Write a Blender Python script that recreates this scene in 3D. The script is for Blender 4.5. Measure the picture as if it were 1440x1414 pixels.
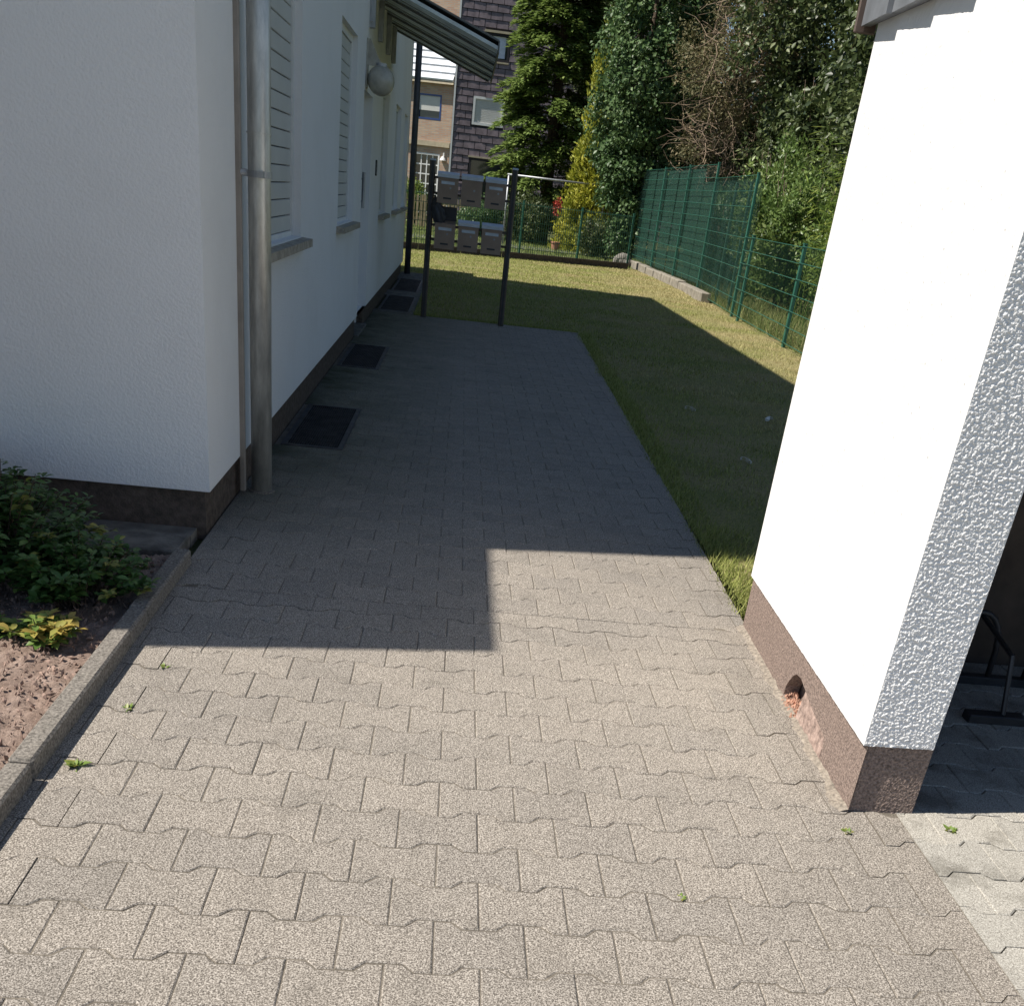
import bpy, bmesh, math, random
import numpy as np
from mathutils import Vector, Matrix, Euler, noise as mnoise
R = math.radians
random.seed(7); rng = np.random.default_rng(11)
scene = bpy.context.scene
for o in list(bpy.data.objects): bpy.data.objects.remove(o)

# ------------------------------------------------------------------ camera
# photograph 1440x1414 is the top of a 1440x1920 portrait frame: principal point (720, 960)
CAM_H = 1.45
PPX, PPY, VV, VP = 720.0, 960.0, (390.0, 3700.0), (655.0, 261.0)
_a = Vector((VV[0]-PPX, VV[1]-PPY)); _b = Vector((VP[0]-PPX, VP[1]-PPY))
FOC = math.sqrt(-(_a.dot(_b)))
_down = Vector((_a.x, _a.y, FOC)).normalized()
_fwd = Vector((_b.x, _b.y, FOC)); _fwd = (_fwd - _down*_fwd.dot(_down)).normalized()
_right = _down.cross(_fwd)
cam_data = bpy.data.cameras.new('camera'); cam = bpy.data.objects.new('camera', cam_data)
scene.collection.objects.link(cam); scene.camera = cam
ROWS = (_right, _fwd, -_down)                       # world axes in (right, down, forward) camera coordinates
m = Matrix.Identity(4)
for i in range(3):
    m[i][0] = ROWS[i][0]; m[i][1] = -ROWS[i][1]; m[i][2] = -ROWS[i][2]
m[2][3] = CAM_H
cam.matrix_world = m
cam_data.sensor_width = 36.0; cam_data.lens = FOC/1440*36
cam_data.shift_y = (PPY-707)/1440
cam_data.clip_start = 0.05; cam_data.clip_end = 1500

# ------------------------------------------------------------------ sky, sun, exposure
SUN_EL = R(52); SUN_SLOPE = 0.15
_h = Vector((1, SUN_SLOPE, 0)).normalized()
LIGHT = Vector((_h.x*math.cos(SUN_EL), _h.y*math.cos(SUN_EL), -math.sin(SUN_EL)))
world = bpy.data.worlds.new('World'); scene.world = world; world.use_nodes = True
nt = world.node_tree
sky = nt.nodes.new('ShaderNodeTexSky'); sky.sky_type = 'NISHITA'; sky.sun_disc = False
sky.sun_elevation = SUN_EL; sky.sun_rotation = math.atan2(-_h.x, -_h.y)
sky.air_density = 1.0; sky.dust_density = 0.3; sky.ozone_density = 2.0
bg = nt.nodes['Background']; nt.links.new(sky.outputs[0], bg.inputs[0]); bg.inputs[1].default_value = 0.072
sun = bpy.data.lights.new('sun', 'SUN'); sun.energy = 5.0; sun.angle = R(0.53); sun.color = (1.0, 0.94, 0.85)
sun_o = bpy.data.objects.new('sun', sun); scene.collection.objects.link(sun_o)
sun_o.rotation_euler = LIGHT.to_track_quat('-Z', 'Y').to_euler(); sun_o.location = (-20, -3, 25)
scene.view_settings.view_transform = 'Standard'; scene.view_settings.look = 'None'
scene.view_settings.exposure = 0.5; scene.view_settings.gamma = 1.0

# ------------------------------------------------------------------ materials
def new_mat(name):
    mt = bpy.data.materials.new(name); mt.use_nodes = True
    return mt, mt.node_tree.nodes, mt.node_tree.links, mt.node_tree.nodes['Principled BSDF']
def ramp(N, stops):
    r = N.new('ShaderNodeValToRGB'); e = r.color_ramp.elements
    while len(e) < len(stops): e.new(0.5)
    for el, (p, c) in zip(e, stops): el.position = p; el.color = (c[0], c[1], c[2], 1)
    return r
def pos(N, L, scale=(1, 1, 1)):
    g = N.new('ShaderNodeNewGeometry'); mp = N.new('ShaderNodeMapping'); mp.inputs['Scale'].default_value = scale; mp.inputs['Rotation'].default_value = (0.42, 0.67, 0.31) if scale == (1, 1, 1) else (0, 0, 0)   # skewed so that no flat face lies on a noise lattice plane
    L.new(g.outputs['Position'], mp.inputs[0]); return mp.outputs[0]
def noise_tex(N, L, vec, scale, detail=4, rough=0.55):
    n = N.new('ShaderNodeTexNoise'); n.inputs['Scale'].default_value = scale
    n.inputs['Detail'].default_value = detail; n.inputs['Roughness'].default_value = rough
    L.new(vec, n.inputs['Vector']); return n
def mixc(N, L, fac, a, b, mode='MIX'):
    mx = N.new('ShaderNodeMix'); mx.data_type = 'RGBA'; mx.blend_type = mode
    for sock, v in ((mx.inputs[0], fac), (mx.inputs[6], a), (mx.inputs[7], b)):
        if isinstance(v, (int, float)): sock.default_value = v
        elif isinstance(v, tuple): sock.default_value = (v[0], v[1], v[2], 1)
        else: L.new(v, sock)
    return mx.outputs[2]
def math_n(N, L, op, a, b=0.0, clamp=False):
    q = N.new('ShaderNodeMath'); q.operation = op; q.use_clamp = clamp
    for sock, v in ((q.inputs[0], a), (q.inputs[1], b)):
        if isinstance(v, (int, float)): sock.default_value = v
        else: L.new(v, sock)
    return q.outputs[0]
def bump(N, L, B, height, dist, strength=1.0):
    b = N.new('ShaderNodeBump'); b.inputs['Distance'].default_value = dist; b.inputs['Strength'].default_value = strength
    L.new(height, b.inputs['Height']); L.new(b.outputs[0], B.inputs['Normal'])

def simple(name, col, rough=0.6, metal=0.0, var=0.25, scale=8.0, bdist=0.0, bscale=60.0, spec=0.5):
    """plain coloured material with uneven tone and optional fine relief"""
    mt, N, L, B = new_mat(name); v = pos(N, L)
    n = noise_tex(N, L, v, scale, 6)
    lo = tuple(c*(1-var) for c in col); hi = tuple(min(1, c*(1+var)) for c in col)
    r = ramp(N, [(0.3, lo), (0.7, hi)]); L.new(n.outputs['Fac'], r.inputs[0])
    L.new(r.outputs[0], B.inputs['Base Color']); B.inputs['Roughness'].default_value = rough
    B.inputs['Metallic'].default_value = metal; B.inputs['Specular IOR Level'].default_value = spec
    if bdist: bump(N, L, B, noise_tex(N, L, v, bscale, 4).outputs['Fac'], bdist)
    return mt

def paver_mat(name, c_dark, c_mid, c_light, stain=0.35, stain_col=(0.07, 0.065, 0.055), moss=0.0, thr=(0.52, 0.72)):
    mt, N, L, B = new_mat(name); v = pos(N, L)
    g1 = noise_tex(N, L, v, 290, 2, 0.7)                       # aggregate grains
    r1 = ramp(N, [(0.33, c_dark), (0.47, c_mid), (0.60, c_light), (0.73, tuple(min(1, c*1.45) for c in c_light))])
    L.new(g1.outputs['Fac'], r1.inputs[0])
    g2 = noise_tex(N, L, v, 2.2, 5, 0.6)
    c = mixc(N, L, math_n(N, L, 'MULTIPLY', g2.outputs['Fac'], 0.25), r1.outputs[0], tuple(c*0.75 for c in c_mid))
    oi = N.new('ShaderNodeObjectInfo'); gg = N.new('ShaderNodeNewGeometry')
    rnd = math_n(N, L, 'FRACT', math_n(N, L, 'ADD', oi.outputs['Random'], gg.outputs['Random Per Island']))
    tone = ramp(N, [(0.0, (0.94, 0.94, 0.945)), (0.5, (1.0, 0.995, 0.99)), (1.0, (1.05, 1.04, 1.03))])
    L.new(rnd, tone.inputs[0]); c = mixc(N, L, 1.0, c, tone.outputs[0], 'MULTIPLY')
    s = noise_tex(N, L, v, 5.5, 6, 0.65); sr = ramp(N, [(thr[0], (0, 0, 0)), (thr[1], (1, 1, 1))]); L.new(s.outputs['Fac'], sr.inputs[0])
    c = mixc(N, L, math_n(N, L, 'MULTIPLY', sr.outputs[0], stain), c, stain_col)
    if moss:                                                   # algae film growing on the damp strip beside the house
        gw = N.new('ShaderNodeNewGeometry'); sx = N.new('ShaderNodeSeparateXYZ'); L.new(gw.outputs['Position'], sx.inputs[0])
        mx = N.new('ShaderNodeMapRange'); mx.inputs[1].default_value = 0.1; mx.inputs[2].default_value = -1.0; L.new(sx.outputs[0], mx.inputs[0])
        my = N.new('ShaderNodeMapRange'); my.inputs[1].default_value = 3.6; my.inputs[2].default_value = 5.6; L.new(sx.outputs[1], my.inputs[0])
        mn = noise_tex(N, L, v, 3.0, 5, 0.7)
        f = math_n(N, L, 'MULTIPLY', math_n(N, L, 'MULTIPLY', mx.outputs[0], my.outputs[0]), math_n(N, L, 'MULTIPLY', mn.outputs['Fac'], moss*2), True)
        c = mixc(N, L, f, c, (0.055, 0.065, 0.035))
    L.new(c, B.inputs['Base Color']); B.inputs['Roughness'].default_value = 0.93; B.inputs['Specular IOR Level'].default_value = 0.15
    bump(N, L, B, g1.outputs['Fac'], 0.0016)
    return mt

def stucco_mat(name, col, grain=75.0, dist=0.004, dirt=0.12, dirt_col=(0.42, 0.38, 0.32), pit=0.22, pit_r=0.10):
    mt, N, L, B = new_mat(name); v = pos(N, L)
    n1 = noise_tex(N, L, v, grain, 3, 0.6); n2 = noise_tex(N, L, v, 1.6, 5, 0.6)
    r = ramp(N, [(0.45, (0, 0, 0)), (0.75, (1, 1, 1))]); L.new(n2.outputs['Fac'], r.inputs[0])
    c = mixc(N, L, math_n(N, L, 'MULTIPLY', r.outputs[0], dirt), col, dirt_col)
    vo = N.new('ShaderNodeTexVoronoi'); vo.inputs['Scale'].default_value = 26; L.new(v, vo.inputs['Vector'])
    pr = ramp(N, [(0.0, (1, 1, 1)), (pit_r, (0, 0, 0))]); L.new(vo.outputs['Distance'], pr.inputs[0])
    c = mixc(N, L, math_n(N, L, 'MULTIPLY', pr.outputs[0], pit), c, tuple(q*0.35 for q in col))
    L.new(c, B.inputs['Base Color']); B.inputs['Roughness'].default_value = 0.95; B.inputs['Specular IOR Level'].default_value = 0.1
    bump(N, L, B, n1.outputs['Fac'], dist)
    return mt

def leaf_mat(name, c0, c1, c2, rough=0.5, trans=0.3, spec=0.35):
    mt, N, L, B = new_mat(name)
    at = N.new('ShaderNodeAttribute'); at.attribute_name = 'tone'
    r = ramp(N, [(0.0, c0), (0.55, c1), (1.0, c2)]); L.new(at.outputs['Fac'], r.inputs[0])
    L.new(r.outputs[0], B.inputs['Base Color']); B.inputs['Roughness'].default_value = rough; B.inputs['Specular IOR Level'].default_value = spec
    tr = N.new('ShaderNodeBsdfTranslucent'); L.new(r.outputs[0], tr.inputs['Color'])
    mx = N.new('ShaderNodeMixShader'); mx.inputs[0].default_value = trans
    L.new(B.outputs[0], mx.inputs[1]); L.new(tr.outputs[0], mx.inputs[2])
    L.new(mx.outputs[0], N['Material Output'].inputs['Surface'])
    return mt

def brick_mat(name):
    mt, N, L, B = new_mat(name); g = N.new('ShaderNodeNewGeometry')
    sx = N.new('ShaderNodeSeparateXYZ'); L.new(g.outputs['Position'], sx.inputs[0])
    cb = N.new('ShaderNodeCombineXYZ'); L.new(math_n(N, L, 'ADD', sx.outputs[0], sx.outputs[1]), cb.inputs[0]); L.new(sx.outputs[2], cb.inputs[1])
    b = N.new('ShaderNodeTexBrick'); L.new(cb.outputs[0], b.inputs['Vector']); b.inputs['Scale'].default_value = 1
    b.inputs['Brick Width'].default_value = 0.24; b.inputs['Row Height'].default_value = 0.075; b.inputs['Mortar Size'].default_value = 0.012
    b.inputs['Color1'].default_value = (0.40, 0.235, 0.16, 1); b.inputs['Color2'].default_value = (0.50, 0.36, 0.25, 1); b.inputs['Mortar'].default_value = (0.36, 0.33, 0.28, 1)
    L.new(b.outputs['Color'], B.inputs['Base Color']); B.inputs['Roughness'].default_value = 0.9
    bump(N, L, B, b.outputs['Fac'], 0.01, -1.0)
    return mt

def ground_mat(name, cols, scale, fine, dist):
    mt, N, L, B = new_mat(name); v = pos(N, L)
    n = noise_tex(N, L, v, scale, 6, 0.65); r = ramp(N, cols); L.new(n.outputs['Fac'], r.inputs[0])
    f = noise_tex(N, L, v, fine, 5, 0.7); fr = ramp(N, [(0.3, (0.6, 0.6, 0.6)), (0.7, (1.25, 1.25, 1.25))]); L.new(f.outputs['Fac'], fr.inputs[0])
    L.new(mixc(N, L, 1.0, r.outputs[0], fr.outputs[0], 'MULTIPLY'), B.inputs['Base Color'])
    B.inputs['Roughness'].default_value = 0.95; B.inputs['Specular IOR Level'].default_value = 0.1
    bump(N, L, B, f.outputs['Fac'], dist); return mt

def grass_mat(name):
    """lawn green with worn straw-coloured patches, drier towards the fence"""
    mt, N, L, B = new_mat(name); v = pos(N, L)
    at = N.new('ShaderNodeAttribute'); at.attribute_name = 'tone'
    r = ramp(N, [(0.0, (0.15, 0.18, 0.045)), (0.6, (0.32, 0.35, 0.095)), (1.0, (0.46, 0.46, 0.18))]); L.new(at.outputs['Fac'], r.inputs[0])
    n = noise_tex(N, L, v, 0.9, 5, 0.65)
    gw = N.new('ShaderNodeNewGeometry'); sx = N.new('ShaderNodeSeparateXYZ'); L.new(gw.outputs['Position'], sx.inputs[0])
    mr = N.new('ShaderNodeMapRange'); mr.inputs[1].default_value = 1.2; mr.inputs[2].default_value = 4.6; mr.inputs[3].default_value = -0.05; mr.inputs[4].default_value = 0.27; L.new(sx.outputs[0], mr.inputs[0])
    d = ramp(N, [(0.53, (0, 0, 0)), (0.76, (1, 1, 1))]); L.new(math_n(N, L, 'ADD', n.outputs['Fac'], mr.outputs[0]), d.inputs[0])
    dry = mixc(N, L, at.outputs['Fac'], (0.36, 0.285, 0.14), (0.60, 0.50, 0.28))
    c = mixc(N, L, math_n(N, L, 'MULTIPLY', d.outputs[0], 0.75), r.outputs[0], dry)
    L.new(c, B.inputs['Base Color']); B.inputs['Roughness'].default_value = 0.7; B.inputs['Specular IOR Level'].default_value = 0.2
    tr = N.new('ShaderNodeBsdfTranslucent'); L.new(c, tr.inputs['Color']); mx = N.new('ShaderNodeMixShader'); mx.inputs[0].default_value = 0.25
    L.new(B.outputs[0], mx.inputs[1]); L.new(tr.outputs[0], mx.inputs[2]); L.new(mx.outputs[0], N['Material Output'].inputs['Surface'])
    return mt

def net_mat(name, col, open_frac):
    """woven privacy netting: open weave lets part of the light through"""
    mt, N, L, B = new_mat(name)
    B.inputs['Base Color'].default_value = (*col, 1); B.inputs['Roughness'].default_value = 0.6
    t = N.new('ShaderNodeBsdfTransparent'); mx = N.new('ShaderNodeMixShader'); mx.inputs[0].default_value = open_frac
    L.new(B.outputs[0], mx.inputs[1]); L.new(t.outputs[0], mx.inputs[2]); L.new(mx.outputs[0], N['Material Output'].inputs['Surface'])
    return mt

def zinc_mat(name, col=(0.56, 0.56, 0.53), rough=0.36):
    mt, N, L, B = new_mat(name); v = pos(N, L, (6, 6, 1.2))
    n = noise_tex(N, L, v, 5, 6, 0.7); r = ramp(N, [(0.3, tuple(c*0.65 for c in col)), (0.7, tuple(c*1.2 for c in col))]); L.new(n.outputs['Fac'], r.inputs[0])
    L.new(r.outputs[0], B.inputs['Base Color']); B.inputs['Metallic'].default_value = 0.55
    rr = N.new('ShaderNodeMapRange'); rr.inputs[3].default_value = rough-0.1; rr.inputs[4].default_value = rough+0.2; L.new(n.outputs['Fac'], rr.inputs[0]); L.new(rr.outputs[0], B.inputs['Roughness'])
    return mt

M = {}
M['paver'] = paver_mat('paver_grey', (0.062, 0.055, 0.049), (0.210, 0.186, 0.158), (0.46, 0.42, 0.37), stain=0.22, moss=0.8)
M['paver_light'] = paver_mat('paver_light', (0.16, 0.15, 0.13), (0.36, 0.34, 0.30), (0.50, 0.48, 0.43), stain=0.6, stain_col=(0.12, 0.11, 0.09), thr=(0.5, 0.64))
M['sand'] = ground_mat('joint_sand', [(0.3, (0.13, 0.115, 0.095)), (0.7, (0.24, 0.21, 0.17))], 9, 160, 0.003)
M['terrain'] = ground_mat('terrain', [(0.3, (0.05, 0.07, 0.025)), (0.7, (0.11, 0.11, 0.05))], 0.4, 30, 0.02)
M['lawn'] = ground_mat('lawn_soil', [(0.35, (0.20, 0.205, 0.075)), (0.65, (0.31, 0.255, 0.135))], 1.2, 60, 0.01)
M['grass'] = grass_mat('grass_blades')
M['meadow'] = leaf_mat('meadow_grass', (0.10, 0.15, 0.035), (0.22, 0.27, 0.075), (0.45, 0.40, 0.19), 0.7, 0.35)
M['soil'] = ground_mat('bed_soil', [(0.35, (0.21, 0.15, 0.12)), (0.65, (0.35, 0.265, 0.22))], 14, 120, 0.006)
M['chip'] = simple('bark_chip', (0.27, 0.185, 0.145), 0.9, var=0.6, scale=45)
M['kerb'] = simple('concrete_kerb', (0.19, 0.172, 0.15), 0.95, var=0.6, scale=130, bdist=0.003, bscale=120, spec=0.15)
M['concrete'] = simple('concrete', (0.25, 0.225, 0.185), 0.95, var=0.3, scale=9, bdist=0.004, bscale=60, spec=0.15)
M['mortar'] = simple('crumbled_mortar', (0.27, 0.235, 0.195), 0.97, var=0.45, scale=90, bdist=0.004, bscale=150, spec=0.1)
M['slab'] = simple('old_slab', (0.15, 0.14, 0.125), 0.95, var=0.4, scale=12, bdist=0.004, bscale=80, spec=0.15)
M['white'] = stucco_mat('white_render', (0.79, 0.785, 0.775), 85, 0.005)
M['shelter_white'] = stucco_mat('rough_white_render', (0.80, 0.795, 0.79), 70, 0.0015, 0.04, pit=0.8, pit_r=0.13)
M['plinth'] = simple('brown_plinth', (0.105, 0.083, 0.068), 0.95, var=0.35, scale=30, bdist=0.004, bscale=110, spec=0.15)
M['shelter_plinth'] = simple('red_brown_plinth', (0.25, 0.192, 0.165), 0.95, var=0.55, scale=150, bdist=0.004, bscale=190, spec=0.12)
M['brick_red'] = simple('broken_brick', (0.33, 0.245, 0.21), 0.95, var=0.5, scale=45, bdist=0.004, bscale=90, spec=0.1)
M['rubble'] = simple('brick_rubble', (0.42, 0.24, 0.17), 0.95, var=0.6, scale=60)
M['zinc'] = zinc_mat('zinc_pipe')
M['dark_pipe'] = simple('dark_downpipe', (0.07, 0.075, 0.09), 0.5, 0.3, 0.2)
M['conduit'] = simple('weathered_conduit', (0.27, 0.24, 0.21), 0.7, var=0.2)
M['shutter'] = simple('shutter_slat', (0.56, 0.56, 0.53), 0.6, var=0.06, scale=3)
M['frame_white'] = simple('white_frame', (0.72, 0.72, 0.70), 0.45, var=0.06)
M['sill'] = simple('stone_sill', (0.36, 0.32, 0.26), 0.8, var=0.35, scale=24, bdist=0.002, bscale=90)
M['steel'] = zinc_mat('galvanised_steel', (0.42, 0.43, 0.44), 0.42)
M['canopy'] = simple('canopy_board', (0.70, 0.77, 0.78), 0.6, var=0.25, scale=5)
M['canopy_edge'] = simple('canopy_frame', (0.16, 0.165, 0.16), 0.6, var=0.2)
M['globe'] = simple('opal_globe', (0.42, 0.40, 0.34), 0.25, var=0.2, scale=14)
M['black'] = simple('black_metal', (0.03, 0.03, 0.035), 0.5, var=0.3)
M['rack'] = simple('dark_rack_steel', (0.05, 0.05, 0.055), 0.45, 0.4, 0.3)
M['grate'] = simple('old_grate_steel', (0.07, 0.07, 0.075), 0.6, 0.6, 0.4, 14)
M['post'] = simple('bronze_post', (0.085, 0.075, 0.068), 0.4, 0.5, 0.25)
M['mailbox'] = simple('brown_mailbox', (0.33, 0.235, 0.175), 0.55, 0.0, 0.12, 10)
M['mail_lid'] = simple('mailbox_lid', (0.46, 0.52, 0.60), 0.35, 0.3, 0.15)
M['paper'] = simple('paper', (0.60, 0.60, 0.58), 0.8, var=0.2, scale=60)
M['fence'] = simple('green_fence_coating', (0.017, 0.105, 0.072), 0.5, var=0.2)
M['fence_rod'] = simple('green_wire', (0.009, 0.045, 0.032), 0.5, var=0.2)
M['fence_dark'] = simple('dark_green_coating', (0.03, 0.10, 0.07), 0.5, var=0.2)
M['net'] = net_mat('green_privacy_net', (0.012, 0.058, 0.038), 0.42)
M['net_thin'] = net_mat('thin_green_net', (0.008, 0.045, 0.03), 0.82)
M['fascia'] = simple('anthracite_fascia', (0.15, 0.16, 0.175), 0.55, var=0.2, scale=12)
M['fascia_end'] = simple('brown_trim', (0.12, 0.085, 0.07), 0.7, var=0.25)
M['roof'] = simple('dark_roof', (0.08, 0.06, 0.055), 0.8, var=0.3)
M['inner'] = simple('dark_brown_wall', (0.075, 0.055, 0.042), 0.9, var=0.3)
M['brick'] = brick_mat('brown_brick')
M['tile_wall'] = simple('slate_tile', (0.155, 0.125, 0.14), 0.75, var=0.4, scale=3.5)
M['tile_back'] = simple('slate_backing', (0.022, 0.020, 0.024), 0.9, var=0.2)
M['blue'] = simple('blue_window_frame', (0.03, 0.06, 0.20), 0.3, var=0.1)
M['metal_roof'] = simple('pale_metal_roof', (0.70, 0.74, 0.80), 0.4, var=0.08)
M['ledge'] = simple('beige_ledge', (0.42, 0.36, 0.25), 0.8, var=0.15)
g_, N_, L_, B_ = new_mat('window_glass'); B_.inputs['Base Color'].default_value = (0.02, 0.025, 0.03, 1); B_.inputs['Roughness'].default_value = 0.05; B_.inputs['Specular IOR Level'].default_value = 0.8
M['glass'] = g_
M['curtain'] = simple('curtain', (0.55, 0.60, 0.70), 0.8, var=0.12, scale=9)
M['wood'] = simple('pale_picket_wood', (0.40, 0.31, 0.18), 0.8, var=0.3)
M['asphalt'] = simple('asphalt', (0.12, 0.12, 0.125), 0.9, var=0.25, scale=20)
M['bark'] = simple('bark', (0.09, 0.065, 0.045), 0.95, var=0.4, scale=16, bdist=0.02, bscale=25)
M['twig'] = simple('dry_twig', (0.27, 0.20, 0.14), 0.9, var=0.35, scale=10)
M['terracotta'] = simple('terracotta', (0.42, 0.20, 0.12), 0.85, var=0.2)
M['boulder'] = simple('boulder', (0.20, 0.185, 0.16), 0.95, var=0.35, scale=6, bdist=0.01, bscale=30)
M['l_conifer'] = leaf_mat('conifer_sprays', (0.07, 0.115, 0.032), (0.17, 0.245, 0.06), (0.28, 0.35, 0.10), 0.6, 0.3)
M['l_gold'] = leaf_mat('golden_cypress_sprays', (0.15, 0.18, 0.025), (0.34, 0.36, 0.045), (0.55, 0.50, 0.07), 0.6, 0.35)
M['l_ivy'] = leaf_mat('ivy_leaves', (0.04, 0.08, 0.028), (0.09, 0.155, 0.055), (0.18, 0.255, 0.11), 0.42, 0.25, 0.3)
M['l_dark'] = leaf_mat('dark_leaves', (0.024, 0.04, 0.014), (0.075, 0.105, 0.035), (0.20, 0.23, 0.095), 0.42, 0.25, 0.35)
M['l_brown'] = leaf_mat('dry_needles', (0.07, 0.08, 0.03), (0.17, 0.155, 0.075), (0.31, 0.24, 0.14), 0.7, 0.25)
M['l_bright'] = leaf_mat('bright_leaves', (0.06, 0.11, 0.025), (0.15, 0.23, 0.06), (0.27, 0.33, 0.10), 0.42, 0.3, 0.4)
M['l_bamboo'] = leaf_mat('bamboo_leaves', (0.10, 0.16, 0.03), (0.18, 0.26, 0.05), (0.30, 0.33, 0.08), 0.45, 0.35)
M['l_shrub'] = leaf_mat('bed_shrub_leaves', (0.045, 0.105, 0.025), (0.10, 0.185, 0.048), (0.36, 0.33, 0.08), 0.35, 0.25, 0.45)
M['l_young'] = leaf_mat('young_leaves', (0.10, 0.19, 0.04), (0.22, 0.30, 0.07), (0.42, 0.30, 0.08), 0.35, 0.3, 0.45)
M['flower'] = leaf_mat('red_flowers', (0.25, 0.03, 0.02), (0.45, 0.06, 0.04), (0.5, 0.15, 0.1), 0.6, 0.2)

# ------------------------------------------------------------------ builders
COL = scene.collection
WLOC = {}
def tag(o, label=None, cat=None, group=None, kind=None):
    if label: o['label'] = label
    if cat: o['category'] = cat
    if group: o['group'] = group
    if kind: o['kind'] = kind
    return o
def thing(name, label, cat, loc, group=None, rz=0.0):
    o = bpy.data.objects.new(name, None); COL.objects.link(o); o.location = loc; o.rotation_euler = (0, 0, rz)
    o.empty_display_size = 0.1; WLOC[o.name] = Vector(loc); return tag(o, label, cat, group)
def link_mesh(name, me, mat, parent, local, origin):
    o = bpy.data.objects.new(name, me); COL.objects.link(o)
    if mat is not None and not me.materials: me.materials.append(mat)
    WLOC[o.name] = Vector(origin)
    if parent is not None:
        o.parent = parent
        o.location = Vector(origin) - (Vector((0, 0, 0)) if local else WLOC[parent.name])
    else: o.location = origin
    return o
class MB:
    def __init__(s): s.v = []; s.f = []
    def add(s, vs, fs):
        n = len(s.v); s.v += [tuple(p) for p in vs]; s.f += [tuple(i+n for i in f) for f in fs]; return s
    def box(s, x0, x1, y0, y1, z0, z1, c=0.0):
        """box, chamfered by c when c > 0"""
        if c <= 0:
            vs = [(x, y, z) for z in (z0, z1) for y in (y0, y1) for x in (x0, x1)]
            return s.add(vs, [(0, 2, 3, 1), (4, 5, 7, 6), (0, 1, 5, 4), (2, 6, 7, 3), (0, 4, 6, 2), (1, 3, 7, 5)])
        bm = bmesh.new(); bmesh.ops.create_cube(bm, size=1)
        for w in bm.verts: w.co = ((x0+x1)/2+w.co.x*(x1-x0), (y0+y1)/2+w.co.y*(y1-y0), (z0+z1)/2+w.co.z*(z1-z0))
        bmesh.ops.bevel(bm, geom=bm.edges[:], offset=c, segments=1, affect='EDGES')
        bm.verts.index_update(); s.add([w.co[:] for w in bm.verts], [[w.index for w in f.verts] for f in bm.faces]); bm.free(); return s
    def tube(s, pts, rad, n=8, cap=True):
        pts = [Vector(p) for p in pts]; rad = rad if isinstance(rad, (list, tuple)) else [rad]*len(pts)
        b = len(s.v); up = None
        for i, p in enumerate(pts):
            d = (pts[min(i+1, len(pts)-1)] - pts[max(i-1, 0)]).normalized()
            if up is None: up = Vector((0, 0, 1)) if abs(d.z) < 0.9 else Vector((1, 0, 0))
            a = d.cross(up).normalized(); c = a.cross(d).normalized(); up = c
            for k in range(n):
                t = 2*math.pi*k/n; s.v.append(tuple(p + (a*math.cos(t)+c*math.sin(t))*rad[i]))
        for i in range(len(pts)-1):
            for k in range(n):
                k2 = (k+1) % n; s.f.append((b+i*n+k, b+i*n+k2, b+(i+1)*n+k2, b+(i+1)*n+k))
        if cap:
            s.f.append(tuple(b+k for k in range(n-1, -1, -1))); e = b+(len(pts)-1)*n; s.f.append(tuple(e+k for k in range(n)))
        return s
    def sphere(s, c, r, seg=20, rings=12, sz=1.0):
        bm = bmesh.new(); bmesh.ops.create_uvsphere(bm, u_segments=seg, v_segments=rings, radius=r)
        bm.verts.index_update(); s.add([(c[0]+w.co.x, c[1]+w.co.y, c[2]+w.co.z*sz) for w in bm.verts], [[w.index for w in f.verts] for f in bm.faces]); bm.free(); return s
    def prism(s, outline, z0, z1):
        n = len(outline); vs = [(x, y, z0) for x, y in outline]+[(x, y, z1) for x, y in outline]
        return s.add(vs, [tuple(range(n-1, -1, -1)), tuple(range(n, 2*n))]+[(i, (i+1) % n, n+(i+1) % n, n+i) for i in range(n)])
    def hexa(s, b, t):
        """solid from 4 bottom and 4 top corners"""
        return s.add(list(b)+list(t), [(3, 2, 1, 0), (4, 5, 6, 7)]+[(i, (i+1) % 4, 4+(i+1) % 4, 4+i) for i in range(4)])
    def build(s, name, mat, parent=None, local=False, smooth=False, label=None, cat=None, group=None, kind=None):
        a = np.array(s.v, dtype=float); lo = a.min(0); hi = a.max(0); org = ((lo[0]+hi[0])/2, (lo[1]+hi[1])/2, lo[2])
        me = bpy.data.meshes.new(name); me.from_pydata((a-np.array(org)).tolist(), [], s.f); me.update()
        if smooth: me.polygons.foreach_set('use_smooth', [True]*len(me.polygons))
        o = link_mesh(name, me, mat, parent, local, org); return tag(o, label, cat, group, kind)
def copy_at(o, parent, loc, name=None):
    c = o.copy(); COL.objects.link(c); c.parent = parent
    c.location = Vector(loc) - (WLOC[parent.name] if parent else Vector((0, 0, 0))); WLOC[c.name] = Vector(loc); return c
def np_mesh(name, V, F, mat, parent=None, tone=None, kind=None, label=None, cat=None, group=None):
    """big mesh from arrays; F is (n, k)"""
    lo = V.min(0); hi = V.max(0); org = np.array([(lo[0]+hi[0])/2, (lo[1]+hi[1])/2, lo[2]])
    me = bpy.data.meshes.new(name); n, k = F.shape
    me.vertices.add(len(V)); me.vertices.foreach_set('co', (V-org).astype(np.float32).ravel())
    me.loops.add(n*k); me.loops.foreach_set('vertex_index', F.astype(np.int32).ravel())
    me.polygons.add(n); me.polygons.foreach_set('loop_start', np.arange(0, n*k, k, dtype=np.int32)); me.polygons.foreach_set('loop_total', np.full(n, k, dtype=np.int32))
    me.update(calc_edges=True)
    if tone is not None:
        at = me.attributes.new('tone', 'FLOAT', 'FACE'); at.data.foreach_set('value', tone.astype(np.float32))
    return tag(link_mesh(name, me, mat, parent, False, org.tolist()), label, cat, group, kind)
def unit(a): return a/np.maximum(np.linalg.norm(a, axis=1, keepdims=True), 1e-9)
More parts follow.
